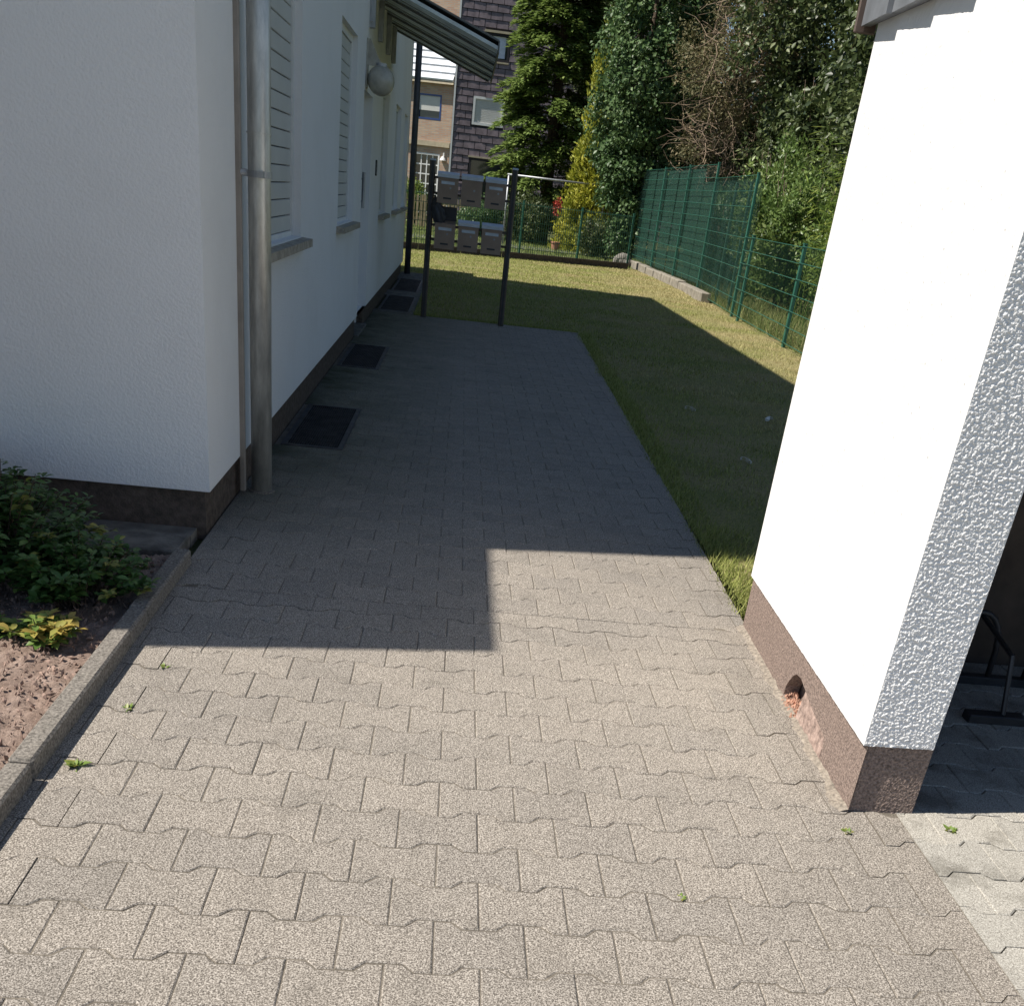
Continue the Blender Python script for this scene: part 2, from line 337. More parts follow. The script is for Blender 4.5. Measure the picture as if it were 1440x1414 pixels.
def leaves(P, D, Nn, Ln, Wd, fold=0.18):
    """folded rhombic leaves: base P, direction D, normal Nn -> V, F (2 triangles each)"""
    D = unit(D); S = unit(np.cross(D, Nn)); U = np.cross(S, D); L = Ln[:, None]; W = Wd[:, None]
    mid = P + D*L*0.45 + U*W*fold
    V = np.stack([P, mid+S*W*0.5, P+D*L, mid-S*W*0.5], 1).reshape(-1, 3)
    b = np.arange(len(P))*4; F = np.stack([np.stack([b, b+1, b+2], 1), np.stack([b, b+2, b+3], 1)], 1).reshape(-1, 3)
    return V, F
def rdir(n): return unit(rng.normal(size=(n, 3)))

# ------------------------------------------------------------------ the ground
WX = -0.97          # face of the long house wall
FY = 4.08           # face of the front house wall
HEND = 18.2         # far end of the house
grates = [(-0.955, -0.60, 5.75, 6.92), (-0.955, -0.61, 8.55, 9.82), (-0.955, -0.56, 12.75, 14.5), (-0.955, -0.57, 15.2, 17.2)]
def sheet(xs, ys, holes, z):
    mb = MB()
    for i in range(len(xs)-1):
        for j in range(len(ys)-1):
            cx, cy = (xs[i]+xs[i+1])/2, (ys[j]+ys[j+1])/2
            if any(h[0] < cx < h[1] and h[2] < cy < h[3] for h in holes): continue
            mb.add([(xs[i], ys[j], z), (xs[i+1], ys[j], z), (xs[i+1], ys[j+1], z), (xs[i], ys[j+1], z)], [(0, 1, 2, 3)])
    return mb
def cuts(lo, hi, holes, ax): return sorted({lo, hi, *[v for h in holes for v in h[ax*2:ax*2+2] if lo < v < hi]})
sheet(cuts(-300, 300, grates, 0), cuts(-200, 500, grates, 1), grates, -0.035).build('ground', M['terrain'], kind='structure')

# paving: interlocking double-T stones in rows, 20 cm wide, row pitch 14.1 cm
PW, PR, A0, A1 = 0.2, 0.141, 0.0585, 0.0825
def tee(g=0.0011):
    h = PW/2-g; f = A1-g-0.0005; w = A0-g; p1, p2 = 0.0375, 0.0625
    up = [(-h, f), (-p2-0.001, f), (-p1-0.001, w), (p1+0.001, w), (p2+0.001, f), (h, f)]
    return up + [(x, -y) for x, y in reversed(up)]
def inset(poly, d):
    n = len(poly); out = []
    for i in range(n):
        p0, p1, p2 = Vector(poly[i-1]), Vector(poly[i]), Vector(poly[(i+1) % n])
        e1 = (p1-p0).normalized(); e2 = (p2-p1).normalized()
        n1 = Vector((e1.y, -e1.x)); n2 = Vector((e2.y, -e2.x)); k = (n1+n2); k = k/max(0.3, k.dot(n1)); out.append(tuple(p1+k*d))
    return out
def stone_mesh(poly, cham):
    """top face, worn chamfer and sides; poly is clockwise seen from above"""
    n = len(poly); vs = []; fs = []
    if cham:
        top = inset(poly, 0.0032)
        vs += [(x, y, 0.0) for x, y in top] + [(x, y, -0.0026) for x, y in poly] + [(x, y, -0.022) for x, y in poly]
        fs.append(tuple(range(n-1, -1, -1)))
        for r in range(2): fs += [(r*n+i, r*n+(i+1) % n, (r+1)*n+(i+1) % n, (r+1)*n+i) for i in range(n)]
    else:
        vs += [(x, y, 0.0) for x, y in poly] + [(x, y, -0.022) for x, y in poly]; fs.append(tuple(range(n-1, -1, -1)))
        fs += [(i, (i+1) % n, n+(i+1) % n, n+i) for i in range(n)]
    return vs, fs
def clip(poly, nx, ny, c):
    out = []
    for i in range(len(poly)):
        p, q = poly[i], poly[(i+1) % len(poly)]; a = nx*p[0]+ny*p[1]-c; b = nx*q[0]+ny*q[1]-c
        if a <= 0: out.append(p)
        if (a < 0 < b) or (b < 0 < a): t = a/(a-b); out.append((p[0]+(q[0]-p[0])*t, p[1]+(q[1]-p[1])*t))
    return out
def area(poly): return abs(sum(poly[i-1][0]*poly[i][1]-poly[i][0]*poly[i-1][1] for i in range(len(poly))))/2 if len(poly) > 2 else 0
TEE = tee(); TV, TF = stone_mesh(TEE, True)
tee_me = bpy.data.meshes.new('paver'); tee_me.from_pydata(TV, [], TF)
tee_light = tee_me.copy()
def screen_score(x, y):
    """how large a stone shows in the picture"""
    d = Vector((x, y, -CAM_H)); r = [sum(ROWS[i][k]*d[i] for i in range(3)) for k in range(3)]
    if r[2] < 0.2: return 0
    u, v = PPX+FOC*r[0]/r[2], PPY+FOC*r[1]/r[2]
    if not (-60 < u < 1500 and 0 < v < 1460): return 0
    return 1/r[2]**3
def rows(x_lo, x_hi, y_lo, y_hi, x_ph, y_ph, planes_fn, boundary):
    """stones of one field: list of (polygon or None when whole, x, y)"""
    out = []
    j0, j1 = math.floor((y_lo-y_ph)/PR)-1, math.ceil((y_hi-y_ph)/PR)+1
    for j in range(j0, j1+1):
        cy = y_ph+j*PR; off = x_ph + (0.1 if j % 2 else 0.0)
        for i in range(math.floor((x_lo-off)/PW)-1, math.ceil((x_hi-off)/PW)+2):
            cx = off+i*PW; poly = [(cx+a, cy+b) for a, b in TEE]; whole = True; n0 = area(poly)
            for (nx, ny, c) in planes_fn(cx, cy):
                if max(nx*p[0]+ny*p[1] for p in poly) > c: poly = clip(poly, nx, ny, c); whole = False
                if len(poly) < 3: break
            if len(poly) < 3 or area(poly) < 0.0022: continue
            if boundary(cx, cy): continue
            out.append((None if whole else [(p[0]-cx, p[1]-cy) for p in poly], cx, cy))
    return out
KX = -0.968
PATH_R = lambda y: 1.255+0.027*(y-3.6)
def planes_a(cx, cy):
    p = [(-1, 0, -KX), (0, 1, 3.492)]
    p += [(1, 0, 1.345)] if cy < 2.25 else [(1, -0.027, 1.215-0.027*2.25)]
    return p
def planes_b(cx, cy):
    p = [(-1, 0, 0.985), (0, -1, -3.496), (0, 1, 12.55), (1, -0.027, 1.255-0.027*3.6)]
    for g in grates:                                            # stones are cut round the light-well frames
        if g[2] <= cy <= g[3]:
            if g[1] < cx < g[1]+0.12: p.append((-1, 0, -g[1]-0.002))
        elif cx < g[1]+0.02:
            if g[2]-0.1 < cy < g[2]: p.append((0, 1, g[2]-0.002))
            if g[3] < cy < g[3]+0.1: p.append((0, -1, -g[3]-0.002))
    return p
in_grate = lambda x, y: any(x < g[1] and g[2] < y < g[3] for g in grates)
X0, Y0 = 0.055, 1.757
field = rows(-1.2, 1.5, -1.6, 3.5, X0, Y0, planes_a, in_grate) + rows(-1.2, 1.7, 3.49, 12.6, X0+0.055, 3.58, planes_b, in_grate)
field_l = rows(1.2, 4.4, -1.6, 3.55, X0-0.02, Y0+0.02, lambda x, y: [(-1, 0, -1.349), (1, 0, 4.4), (0, 1, 3.58)], lambda x, y: False)
sandbox = [g for g in grates if g[3] < 12.6]
sb = MB()
for (xa, xb, ya, yb) in ((-0.975, 1.36, -1.7, 3.49), (-0.99, 1.30, 3.49, 12.57)):
    q = sheet(cuts(xa, xb, sandbox, 0), cuts(ya, yb, sandbox, 1), sandbox, -0.0032); sb.add(q.v, q.f)
sb.add([(1.30, 3.49, -0.0032), (PATH_R(3.49), 3.49, -0.0032), (PATH_R(12.57), 12.57, -0.0032), (1.30, 12.57, -0.0032)], [(0, 1, 2, 3)])
paving = sb.build('paving', M['sand'], kind='structure')
paving_l = MB().add([(1.36, -1.7, -0.0075), (4.4, -1.7, -0.0075), (4.4, 3.6, -0.0075), (1.36, 3.6, -0.0075)], [(0, 1, 2, 3)]).build('light_paving', M['sand'], kind='structure')
def lay(stones, parent, mat, base, count):
    base.materials.append(mat); order = sorted(range(len(stones)), key=lambda i: -screen_score(stones[i][1], stones[i][2]))
    rest = MB(); prnd = random.Random(3)
    for rank, i in enumerate(order):
        poly, x, y = stones[i]; z = prnd.uniform(-0.0012, 0.0008); tx, ty = prnd.gauss(0, 0.004), prnd.gauss(0, 0.004)
        rot = prnd.gauss(0, 0.004)
        if rank < count and screen_score(x, y) > 0:
            if poly is None: me = base
            else:
                vs, fs = stone_mesh(poly, False); me = bpy.data.meshes.new('paver'); me.from_pydata(vs, [], fs); me.materials.append(mat)
            o = bpy.data.objects.new('paver', me); COL.objects.link(o); o.parent = parent
            o.location = Vector((x, y, z))-WLOC[parent.name]; o.rotation_euler = (tx, ty, rot if poly is None else 0)
        else:
            vs, fs = (TV, TF) if poly is None else stone_mesh(poly, False)
            rest.add([(x+a, y+b, z+c+a*ty-b*tx) for a, b, c in vs], fs)
    if rest.v: rest.build('distant_pavers', mat, parent, kind='stuff')
lay(field, paving, M['paver'], tee_me, 300)
lay(field_l, paving_l, M['paver_light'], tee_light, 60)

# lawn sheet with gentle unevenness, grass blades on it
FX = lambda y: float(np.interp(y, (8, 13.45, 16.45, 20.87, 24.0, 29.0), (4.08, 4.35, 4.49, 4.76, 4.73, 4.62)))   # line of the right-hand fence
def lawn_edge(y): return PATH_R(y) if y < 12.57 else -0.50
def inside_lawn(x, y):
    if x > FX(y)-0.03 or y > 25.55+0.33*x: return False
    if y < 3.66: return False
    return x > (PATH_R(y)-0.01 if y < 12.57 else (-0.52 if y < HEND+0.3 else -2.4))
lw = MB()
nx_, ny_ = 34, 120
for j in range(ny_+1):
    y = 3.60+(27.3-3.60)*j/ny_
    for i in range(nx_+1):
        x0 = PATH_R(y)-0.005 if y < 12.56 else (-0.53 if y < HEND+0.1 else -2.5)
        x = x0+(5.0-x0)*i/nx_
        lw.v.append((x, y, -0.010+0.012*mnoise.noise((x*1.7, y*1.7, 0))+(0.0 if i else -0.008)))
for j in range(ny_):
    for i in range(nx_): a = j*(nx_+1)+i; lw.f.append((a, a+1, a+nx_+2, a+nx_+1))
lw.build('lawn', M['lawn'], kind='structure', smooth=True)
def blades(n, fn, h0, h1, w, box):
    x = rng.uniform(box[0], box[1], n); y = rng.uniform(box[2], box[3], n)
    k = np.array([fn(a, b) for a, b in zip(x, y)]); x, y = x[k], y[k]; n = len(x)
    az = rng.uniform(0, 2*np.pi, n); lean = rng.uniform(0.3, 1.35, n); h = rng.uniform(h0, h1, n)
    d = np.stack([np.cos(az)*np.sin(lean), np.sin(az)*np.sin(lean), np.cos(lean)], 1); s = np.stack([-np.sin(az), np.cos(az), np.zeros(n)], 1)
    p = np.stack([x, y, np.full(n, -0.014)], 1)
    V = np.stack([p-s*w/2, p+s*w/2, p+d*h[:, None]], 1).reshape(-1, 3); F = np.arange(3*n).reshape(-1, 3)
    return V, F, rng.uniform(0, 1, n)
parts = [blades(60000, inside_lawn, 0.015, 0.05, 0.005, (1.2, 4.3, 3.6, 9)), blades(90000, inside_lawn, 0.018, 0.05, 0.008, (-0.6, 4.8, 9, 18)), blades(90000, inside_lawn, 0.02, 0.05, 0.012, (-2.4, 4.9, 18, 27.3)),
         blades(2600, lambda x, y: x > PATH_R(y)-0.03*random.random() and x < PATH_R(y)+0.3, 0.03, 0.085, 0.0055, (1.2, 1.7, 3.60, 4.9)),
         blades(60000, lambda x, y: PATH_R(y)-0.015-0.11*max(0.0, mnoise.noise((0, y*1.3, 4))+0.35*mnoise.noise((0, y*5, 1)))*random.random()**0.7 < x < PATH_R(y)+0.15, 0.012, 0.05, 0.006, (1.15, 1.8, 3.66, 12.6)),
         blades(16000, lambda x, y: y > 12.54-0.10*max(0.0, mnoise.noise((x*1.7, 0, 8)))*random.random(), 0.012, 0.05, 0.007, (-0.5, 1.5, 12.40, 12.7))]
V = np.concatenate([p[0] for p in parts]); F = np.arange(len(V)).reshape(-1, 3); T = np.concatenate([p[2] for p in parts])
np_mesh('grass', V, F, M['grass'], tone=T, kind='stuff', label='short patchy lawn grass between paving and green fence', cat='grass')
V, F, T = blades(60000, lambda x, y: x > FX(y)+0.06, 0.10, 0.42, 0.012, (4.3, 8.5, 9, 27))
np_mesh('meadow_grass', V, F, M['meadow'], tone=T, kind='stuff', label='tall uncut grass growing behind the green mesh fence', cat='grass')
V, F, T = blades(45000, lambda x, y: y > 25.75+0.33*x, 0.03, 0.09, 0.02, (-5, 6, 24, 40))
np_mesh('verge_grass', V, F, M['meadow'], tone=T*0.7, kind='stuff', label='grass strip beyond the far lattice fence', cat='grass')
MB().add([(-9, 30.2, -0.02), (5.0, 31.8, -0.02), (5.0, 33.4, -0.02), (-9, 32.2, -0.02)], [(0, 1, 2, 3)]).build('path', M['asphalt'], kind='structure')

# planting bed: soil, clods, edging kerb, slab strip along the wall
so = MB(); nx_, ny_ = 190, 285
for j in range(ny_+1):
    for i in range(nx_+1):
        x = -3.4+(3.4-1.025)*i/nx_; y = 0.2+(3.76-0.2)*j/ny_
        so.v.append((x, y, 0.012+0.016*mnoise.noise((x*9, y*9, 2))+0.012*mnoise.noise((x*28, y*28, 5))+0.007*mnoise.noise((x*75, y*75, 9))))
for j in range(ny_):
    for i in range(nx_): a = j*(nx_+1)+i; so.f.append((a, a+1, a+nx_+2, a+nx_+1))
so.build('bed_soil', M['soil'], kind='structure', smooth=True)
ch = MB()
for k in range(3800):
    x = random.uniform(-2.1, -1.035); y = random.uniform(1.7, 3.7); r = random.choice((0.0025, 0.0035, 0.0045, 0.006, 0.009)); e = Euler((random.random()*6, random.random()*6, random.random()*6)).to_matrix()
    sc = Vector((random.uniform(0.8, 2.2), random.uniform(0.6, 1.2), random.uniform(0.3, 0.8)))
    oc = [(1, 0, 0), (-1, 0, 0), (0, 1, 0), (0, -1, 0), (0, 0, 1), (0, 0, -1)]
    ch.add([Vector((x, y, 0.022+r*0.2))+e @ Vector((c[0]*sc.x*r, c[1]*sc.y*r, c[2]*sc.z*r)) for c in oc], [(0, 2, 4), (2, 1, 4), (1, 3, 4), (3, 0, 4), (2, 0, 5), (1, 2, 5), (3, 1, 5), (0, 3, 5)])
ch.build('bark_chips', M['chip'], kind='stuff', label='reddish brown bark chips and clods on the bed soil', cat='bark chips')
kerb = thing('bed_kerb', None, None, (-0.98, 2.0, -0.03)); kerb['kind'] = 'structure'
yk = -1.55
for k, ln in enumerate((1.0, 1.0, 1.0, 1.0, 1.0, 0.6)):
    y1 = min(yk+ln, FY-0.06)
    if k == 3: y1 = 2.14
    MB().box(-1.03+random.uniform(-.002, .002), KX+random.uniform(-.002, .002), yk+0.003, y1-0.002, -0.034, 0.056+random.uniform(-.002, .003), 0.007).build('kerb_stone', M['kerb'], kerb)
    yk = y1
    if yk >= FY-0.07: break
strip = thing('wall_strip', None, None, (-1.9, 3.9, -0.03)); strip['kind'] = 'structure'
for k in range(6):
    x1 = -1.034-k*0.43
    MB().box(x1-0.422, x1, 3.775, 3.985, -0.03, 0.030+random.uniform(-.004, .004), 0.006).build('slab', M['slab'], strip)
MB().box(-3.4, -1.034, 3.99, FY+0.02, -0.03, 0.022).build('mortar_edge', M['slab'], strip)

# ------------------------------------------------------------------ the white house on the left
house = thing('white_house', 'long white rendered house with brown plinth, roller shutters and zinc downpipe', 'house', (-5.5, 11.1, -0.03))
EAVE_X, EAVE_Z = -0.55, 5.06
wins = [(5.20, 6.55, 1.07, 2.44), (8.45, 9.60, 1.07, 2.44), (12.5, 13.45, 1.05, 2.30), (14.75, 15.85, 1.05, 2.30), (16.75, 17.6, 1.05, 2.30)]
DOOR = (10.30, 11.20, 0.02, 2.12)
def facade(mb, X, y0, y1, z0, z1, openings, depth):
    ys = sorted({y0, y1, *[v for o in openings for v in o[:2]]}); zs = sorted({z0, z1, *[v for o in openings for v in o[2:]]})
    for i in range(len(ys)-1):
        for j in range(len(zs)-1):
            a, b, c, d = ys[i], ys[i+1], zs[j], zs[j+1]
            if any(o[0] <= (a+b)/2 <= o[1] and o[2] <= (c+d)/2 <= o[3] for o in openings): continue
            mb.add([(X, a, c), (X, b, c), (X, b, d), (X, a, d)], [(0, 1, 2, 3)])
    for (a, b, c, d) in openings:
        xi = X-depth
        mb.add([(X, a, c), (X, a, d), (xi, a, d), (xi, a, c)], [(0, 1, 2, 3)]); mb.add([(X, b, c), (X, b, d), (xi, b, d), (xi, b, c)], [(3, 2, 1, 0)])
        mb.add([(X, a, d), (X, b, d), (xi, b, d), (xi, a, d)], [(0, 1, 2, 3)]); mb.add([(X, a, c), (X, b, c), (xi, b, c), (xi, a, c)], [(3, 2, 1, 0)])
PZ = 0.19
w = MB(); facade(w, WX, FY, HEND, PZ, 5.3, wins+[(DOOR[0], DOOR[1], PZ, DOOR[3])], 0.17)
w.add([(WX, FY, PZ), (WX, FY, 5.3), (-10, FY, 5.3), (-10, FY, PZ)], [(0, 1, 2, 3)])                 # front
w.add([(-10, FY, 5.3), (WX, FY, 5.3), (-5.5, FY, 8.2)], [(0, 1, 2)])
w.add([(WX, HEND, PZ), (WX, HEND, 5.3), (-10, HEND, 5.3), (-10, HEND, PZ)], [(3, 2, 1, 0)])
w.add([(-10, HEND, 5.3), (WX, HEND, 5.3), (-5.5, HEND, 8.2)], [(2, 1, 0)])
w.add([(-10, FY, PZ), (-10, FY, 5.3), (-10, HEND, 5.3), (-10, HEND, PZ)], [(0, 1, 2, 3)])
w.add([(WX, FY, PZ), (WX, HEND, PZ), (WX-0.03, HEND, PZ), (WX-0.03, FY+0.03, PZ), (-10, FY+0.03, PZ), (-10, FY, PZ)], [(0, 5, 4, 3), (0, 3, 2, 1)])
w.build('wall', M['white'], house)
MB().box(-10, -2.9, 2.66, FY+0.01, PZ, 4.06).build('front_wing', M['white'], house)
MB().box(-10, -2.9, 3.75, FY+0.01, 4.06, 7.0).build('front_wing_shade_block', M['white'], house)  # unseen block added above the wing to keep the front wall in shade
MB().box(-9.95, -2.93, 2.69, FY, -0.03, PZ+0.002).build('front_wing_plinth', M['plinth'], house)
MB().box(-6, -1.15, HEND-0.01, 19.75, -0.03, 1.83).build('rear_annex', M['white'], house)
p = MB(); p.box(-9.97, WX-0.026, FY+0.026, 10.30, -0.03, PZ+0.001); p.box(-9.97, WX-0.026, 11.20, HEND-0.03, -0.03, PZ+0.001); p.box(-9.97, WX-0.175, 10.30, 11.20, -0.03, 0.02)
p.build('plinth', M['plinth'], house)
r = MB()
for s in (1, -1):
    ex = EAVE_X if s == 1 else -10.45
    r.hexa([(ex, FY-0.12, EAVE_Z), (-5.5, FY-0.12, 8.35), (-5.5, HEND+0.12, 8.35), (ex, HEND+0.12, EAVE_Z)], [(ex, FY-0.12, EAVE_Z+0.2), (-5.5, FY-0.12, 8.55), (-5.5, HEND+0.12, 8.55), (ex, HEND+0.12, EAVE_Z+0.2)])
r.build('roof', M['roof'], house)
def shutter_window(a, b, c, d):
    xr = WX-0.055
    fr = MB(); t = 0.035
    fr.box(xr-0.06, xr+0.012, a, a+t, c, d); fr.box(xr-0.06, xr+0.012, b-t, b, c, d); fr.box(xr-0.06, xr+0.012, a+t, b-t, d-0.05, d)
    wo = fr.build('window', M['frame_white'], house)
    n = round((d-0.05-c-0.03)/0.085); h = (d-0.05-c-0.03)/n
    MB().box(xr-0.05, xr-0.03, a+t, b-t, c, d-0.05).build('shutter_backing', M['black'], wo)
    first = None
    for k in range(n):
        z = c+0.03+k*h; q = MB(); hh = h-0.0035
        prof = [(xr-0.008, z), (xr-0.001, z+0.003), (xr, z+hh*0.5), (xr-0.001, z+hh-0.003), (xr-0.008, z+hh)]
        vs = [(x, y, zz) for y in (a+t+0.002, b-t-0.002) for x, zz in prof]
        fs = [(i, i+1, i+6, i+5) for i in range(4)]+[(4, 3, 2, 1, 0), (5, 6, 7, 8, 9), (0, 5, 9, 4)]
        if first is None: q.add(vs, fs); first = q.build('shutter_slat', M['shutter'], wo); f0 = WLOC[first.name].copy()
        else: copy_at(first, wo, (f0.x, f0.y, f0.z+k*h))
    MB().box(xr-0.02, xr+0.006, a+t, b-t, c-0.005, c+0.028, 0.004).build('shutter_end_bar', M['frame_white'], wo)
    MB().hexa([(WX-0.16, a-0.06, c-0.045), (WX+0.062, a-0.06, c-0.055), (WX+0.062, b+0.09, c-0.055), (WX-0.16, b+0.09, c-0.045)], [(WX-0.16, a-0.06, c+0.002), (WX+0.062, a-0.06, c-0.012), (WX+0.062, b+0.09, c-0.012), (WX-0.16, b+0.09, c+0.002)]).build('sill', M['sill'], wo)
for q in wins: shutter_window(*q)
# front door in its reveal
dr = MB().box(WX-0.16, WX-0.11, DOOR[0]+0.06, DOOR[1]-0.06, DOOR[2], DOOR[3]-0.06, 0.004).build('door', M['frame_white'], house)
f = MB(); f.box(WX-0.168, WX-0.09, DOOR[0], DOOR[0]+0.06, DOOR[2], DOOR[3]); f.box(WX-0.168, WX-0.09, DOOR[1]-0.06, DOOR[1], DOOR[2], DOOR[3]); f.box(WX-0.168, WX-0.09, DOOR[0]+0.06, DOOR[1]-0.06, DOOR[3]-0.06, DOOR[3]); f.build('door_frame', M['frame_white'], dr)
MB().box(WX-0.111, WX-0.1, 10.5, 11.0, 1.2, 1.9, 0.003).build('door_pane', M['glass'], dr)
hd = MB(); hd.tube([(WX-0.03, 10.86, 1.14), (WX-0.03, 10.86, 1.46)], 0.016, 10); hd.tube([(WX-0.115, 10.86, 1.2), (WX-0.03, 10.86, 1.2)], 0.008, 8); hd.tube([(WX-0.115, 10.86, 1.4), (WX-0.03, 10.86, 1.4)], 0.008, 8)
hd.build('door_handle', M['steel'], dr)
MB().box(WX-0.2, WX+0.02, DOOR[0]-0.02, DOOR[1]+0.02, -0.03, 0.018, 0.004).build('door_step', M['slab'], house)
db = MB().box(WX-0.002, WX+0.014, 11.80, 11.89, 1.44, 1.59, 0.003).build('doorbell_panel', M['black'], house)
for k in range(3): MB().box(WX+0.012, WX+0.017, 11.815, 11.875, 1.455+k*0.042, 1.48+k*0.042).build('bell_button', M['steel'], db)
# wall lamp: opal globe on a triangular arm
lm = MB().box(WX-0.002, WX+0.015, 10.36, 10.46, 2.14, 2.52, 0.003).build('wall_lamp', M['globe'], house)
MB().hexa([(WX+0.012, 10.40, 2.52), (WX+0.012, 10.42, 2.52), (WX+0.012, 10.42, 2.32), (WX+0.012, 10.40, 2.32)], [(WX+0.03, 10.40, 2.52), (WX+0.03, 10.42, 2.52), (WX+0.14, 10.42, 2.32), (WX+0.14, 10.40, 2.32)]).build('lamp_arm', M['globe'], lm)
MB().sphere((WX+0.135, 10.41, 2.21), 0.122).build('lamp_globe', M['globe'], lm, smooth=True)
MB().tube([(WX+0.135, 10.41, 2.31), (WX+0.135, 10.41, 2.345)], 0.05, 14).build('globe_collar', M['steel'], lm)
# canopy over the door: boards sloping away from the wall, carried by bolted flat brackets
CY0, CY1, CXE, CZE, CZW = 10.55, 13.6, 0.175, 2.585, 2.985
cn = MB(); sl = (CZW-CZE)/(CXE-WX)
for y in (CY1-0.03,): cn.hexa([(WX, y, CZW-0.02), (CXE, y, CZE-0.02), (CXE, y+0.03, CZE-0.02), (WX, y+0.03, CZW-0.02)], [(WX, y, CZW+0.065), (CXE, y, CZE+0.065), (CXE, y+0.03, CZE+0.065), (WX, y+0.03, CZW+0.065)])
cn.hexa([(WX, CY0, CZW+0.064), (CXE+0.03, CY0, CZE+0.054), (CXE+0.03, CY1, CZE+0.054), (WX, CY1, CZW+0.064)], [(WX, CY0, CZW+0.08), (CXE+0.03, CY0, CZE+0.07), (CXE+0.03, CY1, CZE+0.07), (WX, CY1, CZW+0.08)])
canopy = cn.build('canopy', M['canopy_edge'], house)
nb = 9; bw = (CY1-CY0-0.03)/nb
for k in range(nb):
    y = CY0+k*bw; dz = 0.018 if k % 2 else 0.0
    MB().hexa([(WX, y+0.008, CZW+dz), (CXE+0.02, y+0.008, CZE+dz-sl*0.02), (CXE+0.02, y+bw-0.008, CZE+dz-sl*0.02), (WX, y+bw-0.008, CZW+dz)],
              [(WX, y+0.008, CZW+dz+0.03), (CXE+0.02, y+0.008, CZE+dz+0.03-sl*0.02), (CXE+0.02, y+bw-0.008, CZE+dz+0.03-sl*0.02), (WX, y+bw-0.008, CZW+dz+0.03)]).build('canopy_board', M['canopy'], canopy)
for k in range(1, nb):
    y = CY0+k*bw
    MB().hexa([(WX, y-0.010, CZW-0.005), (CXE+0.02, y-0.010, CZE-0.011), (CXE+0.02, y+0.010, CZE-0.011), (WX, y+0.010, CZW-0.005)], [(WX, y-0.012, CZW+0.01), (CXE+0.02, y-0.012, CZE+0.004), (CXE+0.02, y+0.012, CZE+0.004), (WX, y+0.012, CZW+0.01)]).build('canopy_batten', M['canopy_edge'], canopy)
MB().box(CXE+0.021, CXE+0.035, CY0, CY1, CZE-0.03, CZE+0.06).build('eave_trim', M['canopy_edge'], canopy)
for k, y in enumerate((10.60, 11.55, 12.6, 13.45)):
    b = MB().box(WX-0.002, WX+0.05, y-0.04, y+0.04, 2.62, 2.98, 0.004).build('canopy_bracket', M['steel'], house)
    for z in (2.67, 2.90):
        MB().tube([(WX+0.02, y-0.066, z), (WX+0.02, y+0.066, z)], 0.009, 6).build('bolt', M['steel'], b)
# downpipe with sleeve joint and clamp, thin conduit behind it
DX, DY = -0.888, 4.80
dp = MB().tube([(DX, DY, -0.03), (DX, DY, 1.42), (DX, DY, 5.0)], 0.049, 24).build('downpipe', M['zinc'], house, smooth=True)
MB().tube([(DX, DY, 1.55), (DX, DY, 1.556)], 0.0535, 24).build('sleeve_joint', M['zinc'], dp)
cl = MB(); cl.tube([(DX, DY, 1.385), (DX, DY, 1.41)], 0.0545, 24); cl.box(DX+0.01, DX+0.03, DY-0.075, DY-0.045, 1.384, 1.411); cl.build('pipe_clamp', M['steel'], dp)
MB().tube([(DX, DY, -0.02), (DX, DY, 0.008)], 0.062, 24).build('pipe_collar', M['kerb'], dp)
cd = MB().box(WX-0.004, WX+0.022, 4.70, 4.73, 0.02, 5.0, 0.004).build('conduit', M['conduit'], house)
MB().tube([(WX+0.02, 4.715, 1.40), (WX+0.045, 4.715, 1.40)], 0.014, 8).build('conduit_bolt', M['steel'], cd)
MB().tube([(WX+0.085, HEND-0.02, -0.03), (WX+0.085, HEND-0.02, 5.0)], 0.05, 16).build('rear_downpipe', M['dark_pipe'], house, smooth=True)
MB().tube([(EAVE_X+0.03, FY-0.1, EAVE_Z+0.05), (EAVE_X+0.03, HEND+0.1, EAVE_Z+0.05)], 0.06, 10).build('gutter', M['zinc'], house)
# concrete strip along the wall behind the paving
ws = thing('gravel_strip', None, None, (-0.78, 15, -0.03)); ws['kind'] = 'structure'
prev = 12.57
for g in (grates[2], grates[3], (0, 0, HEND+0.3, 0)):
    if g[2]-prev > 0.05: MB().box(-1.0, -0.52, prev, g[2]-0.002, -0.034, 0.002).build('slab', M['slab'], ws)
    prev = g[3]+0.002
for g in grates[2:]: MB().box(g[1], -0.52, g[2]-0.002, g[3]+0.002, -0.034, 0.0).build('slab', M['slab'], ws)

# light-well grates beside the wall
names = ['steel mesh light-well grate by the wall below the shuttered window next to the downpipe', 'steel mesh light-well grate by the wall just before the front door', 'steel mesh light-well grate just behind the mailbox stand', 'steel mesh light-well grate near the dark rear downpipe']
for g, lab in zip(grates, names):
    x0, x1, y0, y1 = g
    t = thing('light_well_grate', lab, 'grate', ((x0+x1)/2, (y0+y1)/2, -0.035), 'light-well grates along the house wall')
    fr = MB(); q = 0.028
    fr.box(x0, x1, y0, y0+q, -0.034, 0.004); fr.box(x0, x1, y1-q, y1, -0.034, 0.004); fr.box(x0, x0+q, y0+q, y1-q, -0.034, 0.004); fr.box(x1-q, x1, y0+q, y1-q, -0.034, 0.004)
    fr.build('frame', M['grate'], t)
    me = MB(); a = x0+q
    while a < x1-q: me.box(a, a+0.002, y0+q, y1-q, -0.022, -0.001); a += 0.0135
    a = y0+q
    while a < y1-q: me.box(x0+q, x1-q, a, a+0.002, -0.018, -0.002); a += 0.03
    me.build('grid_bars', M['grate'], t, kind='stuff')
    pit = MB(); z0 = -0.55
    pit.add([(x0, y0, z0), (x1, y0, z0), (x1, y1, z0), (x0, y1, z0), (x0, y0, -0.034), (x1, y0, -0.034), (x1, y1, -0.034), (x0, y1, -0.034)], [(0, 1, 2, 3), (0, 4, 5, 1), (1, 5, 6, 2), (2, 6, 7, 3), (3, 7, 4, 0)])
    pit.build('pit', M['slab'], t)

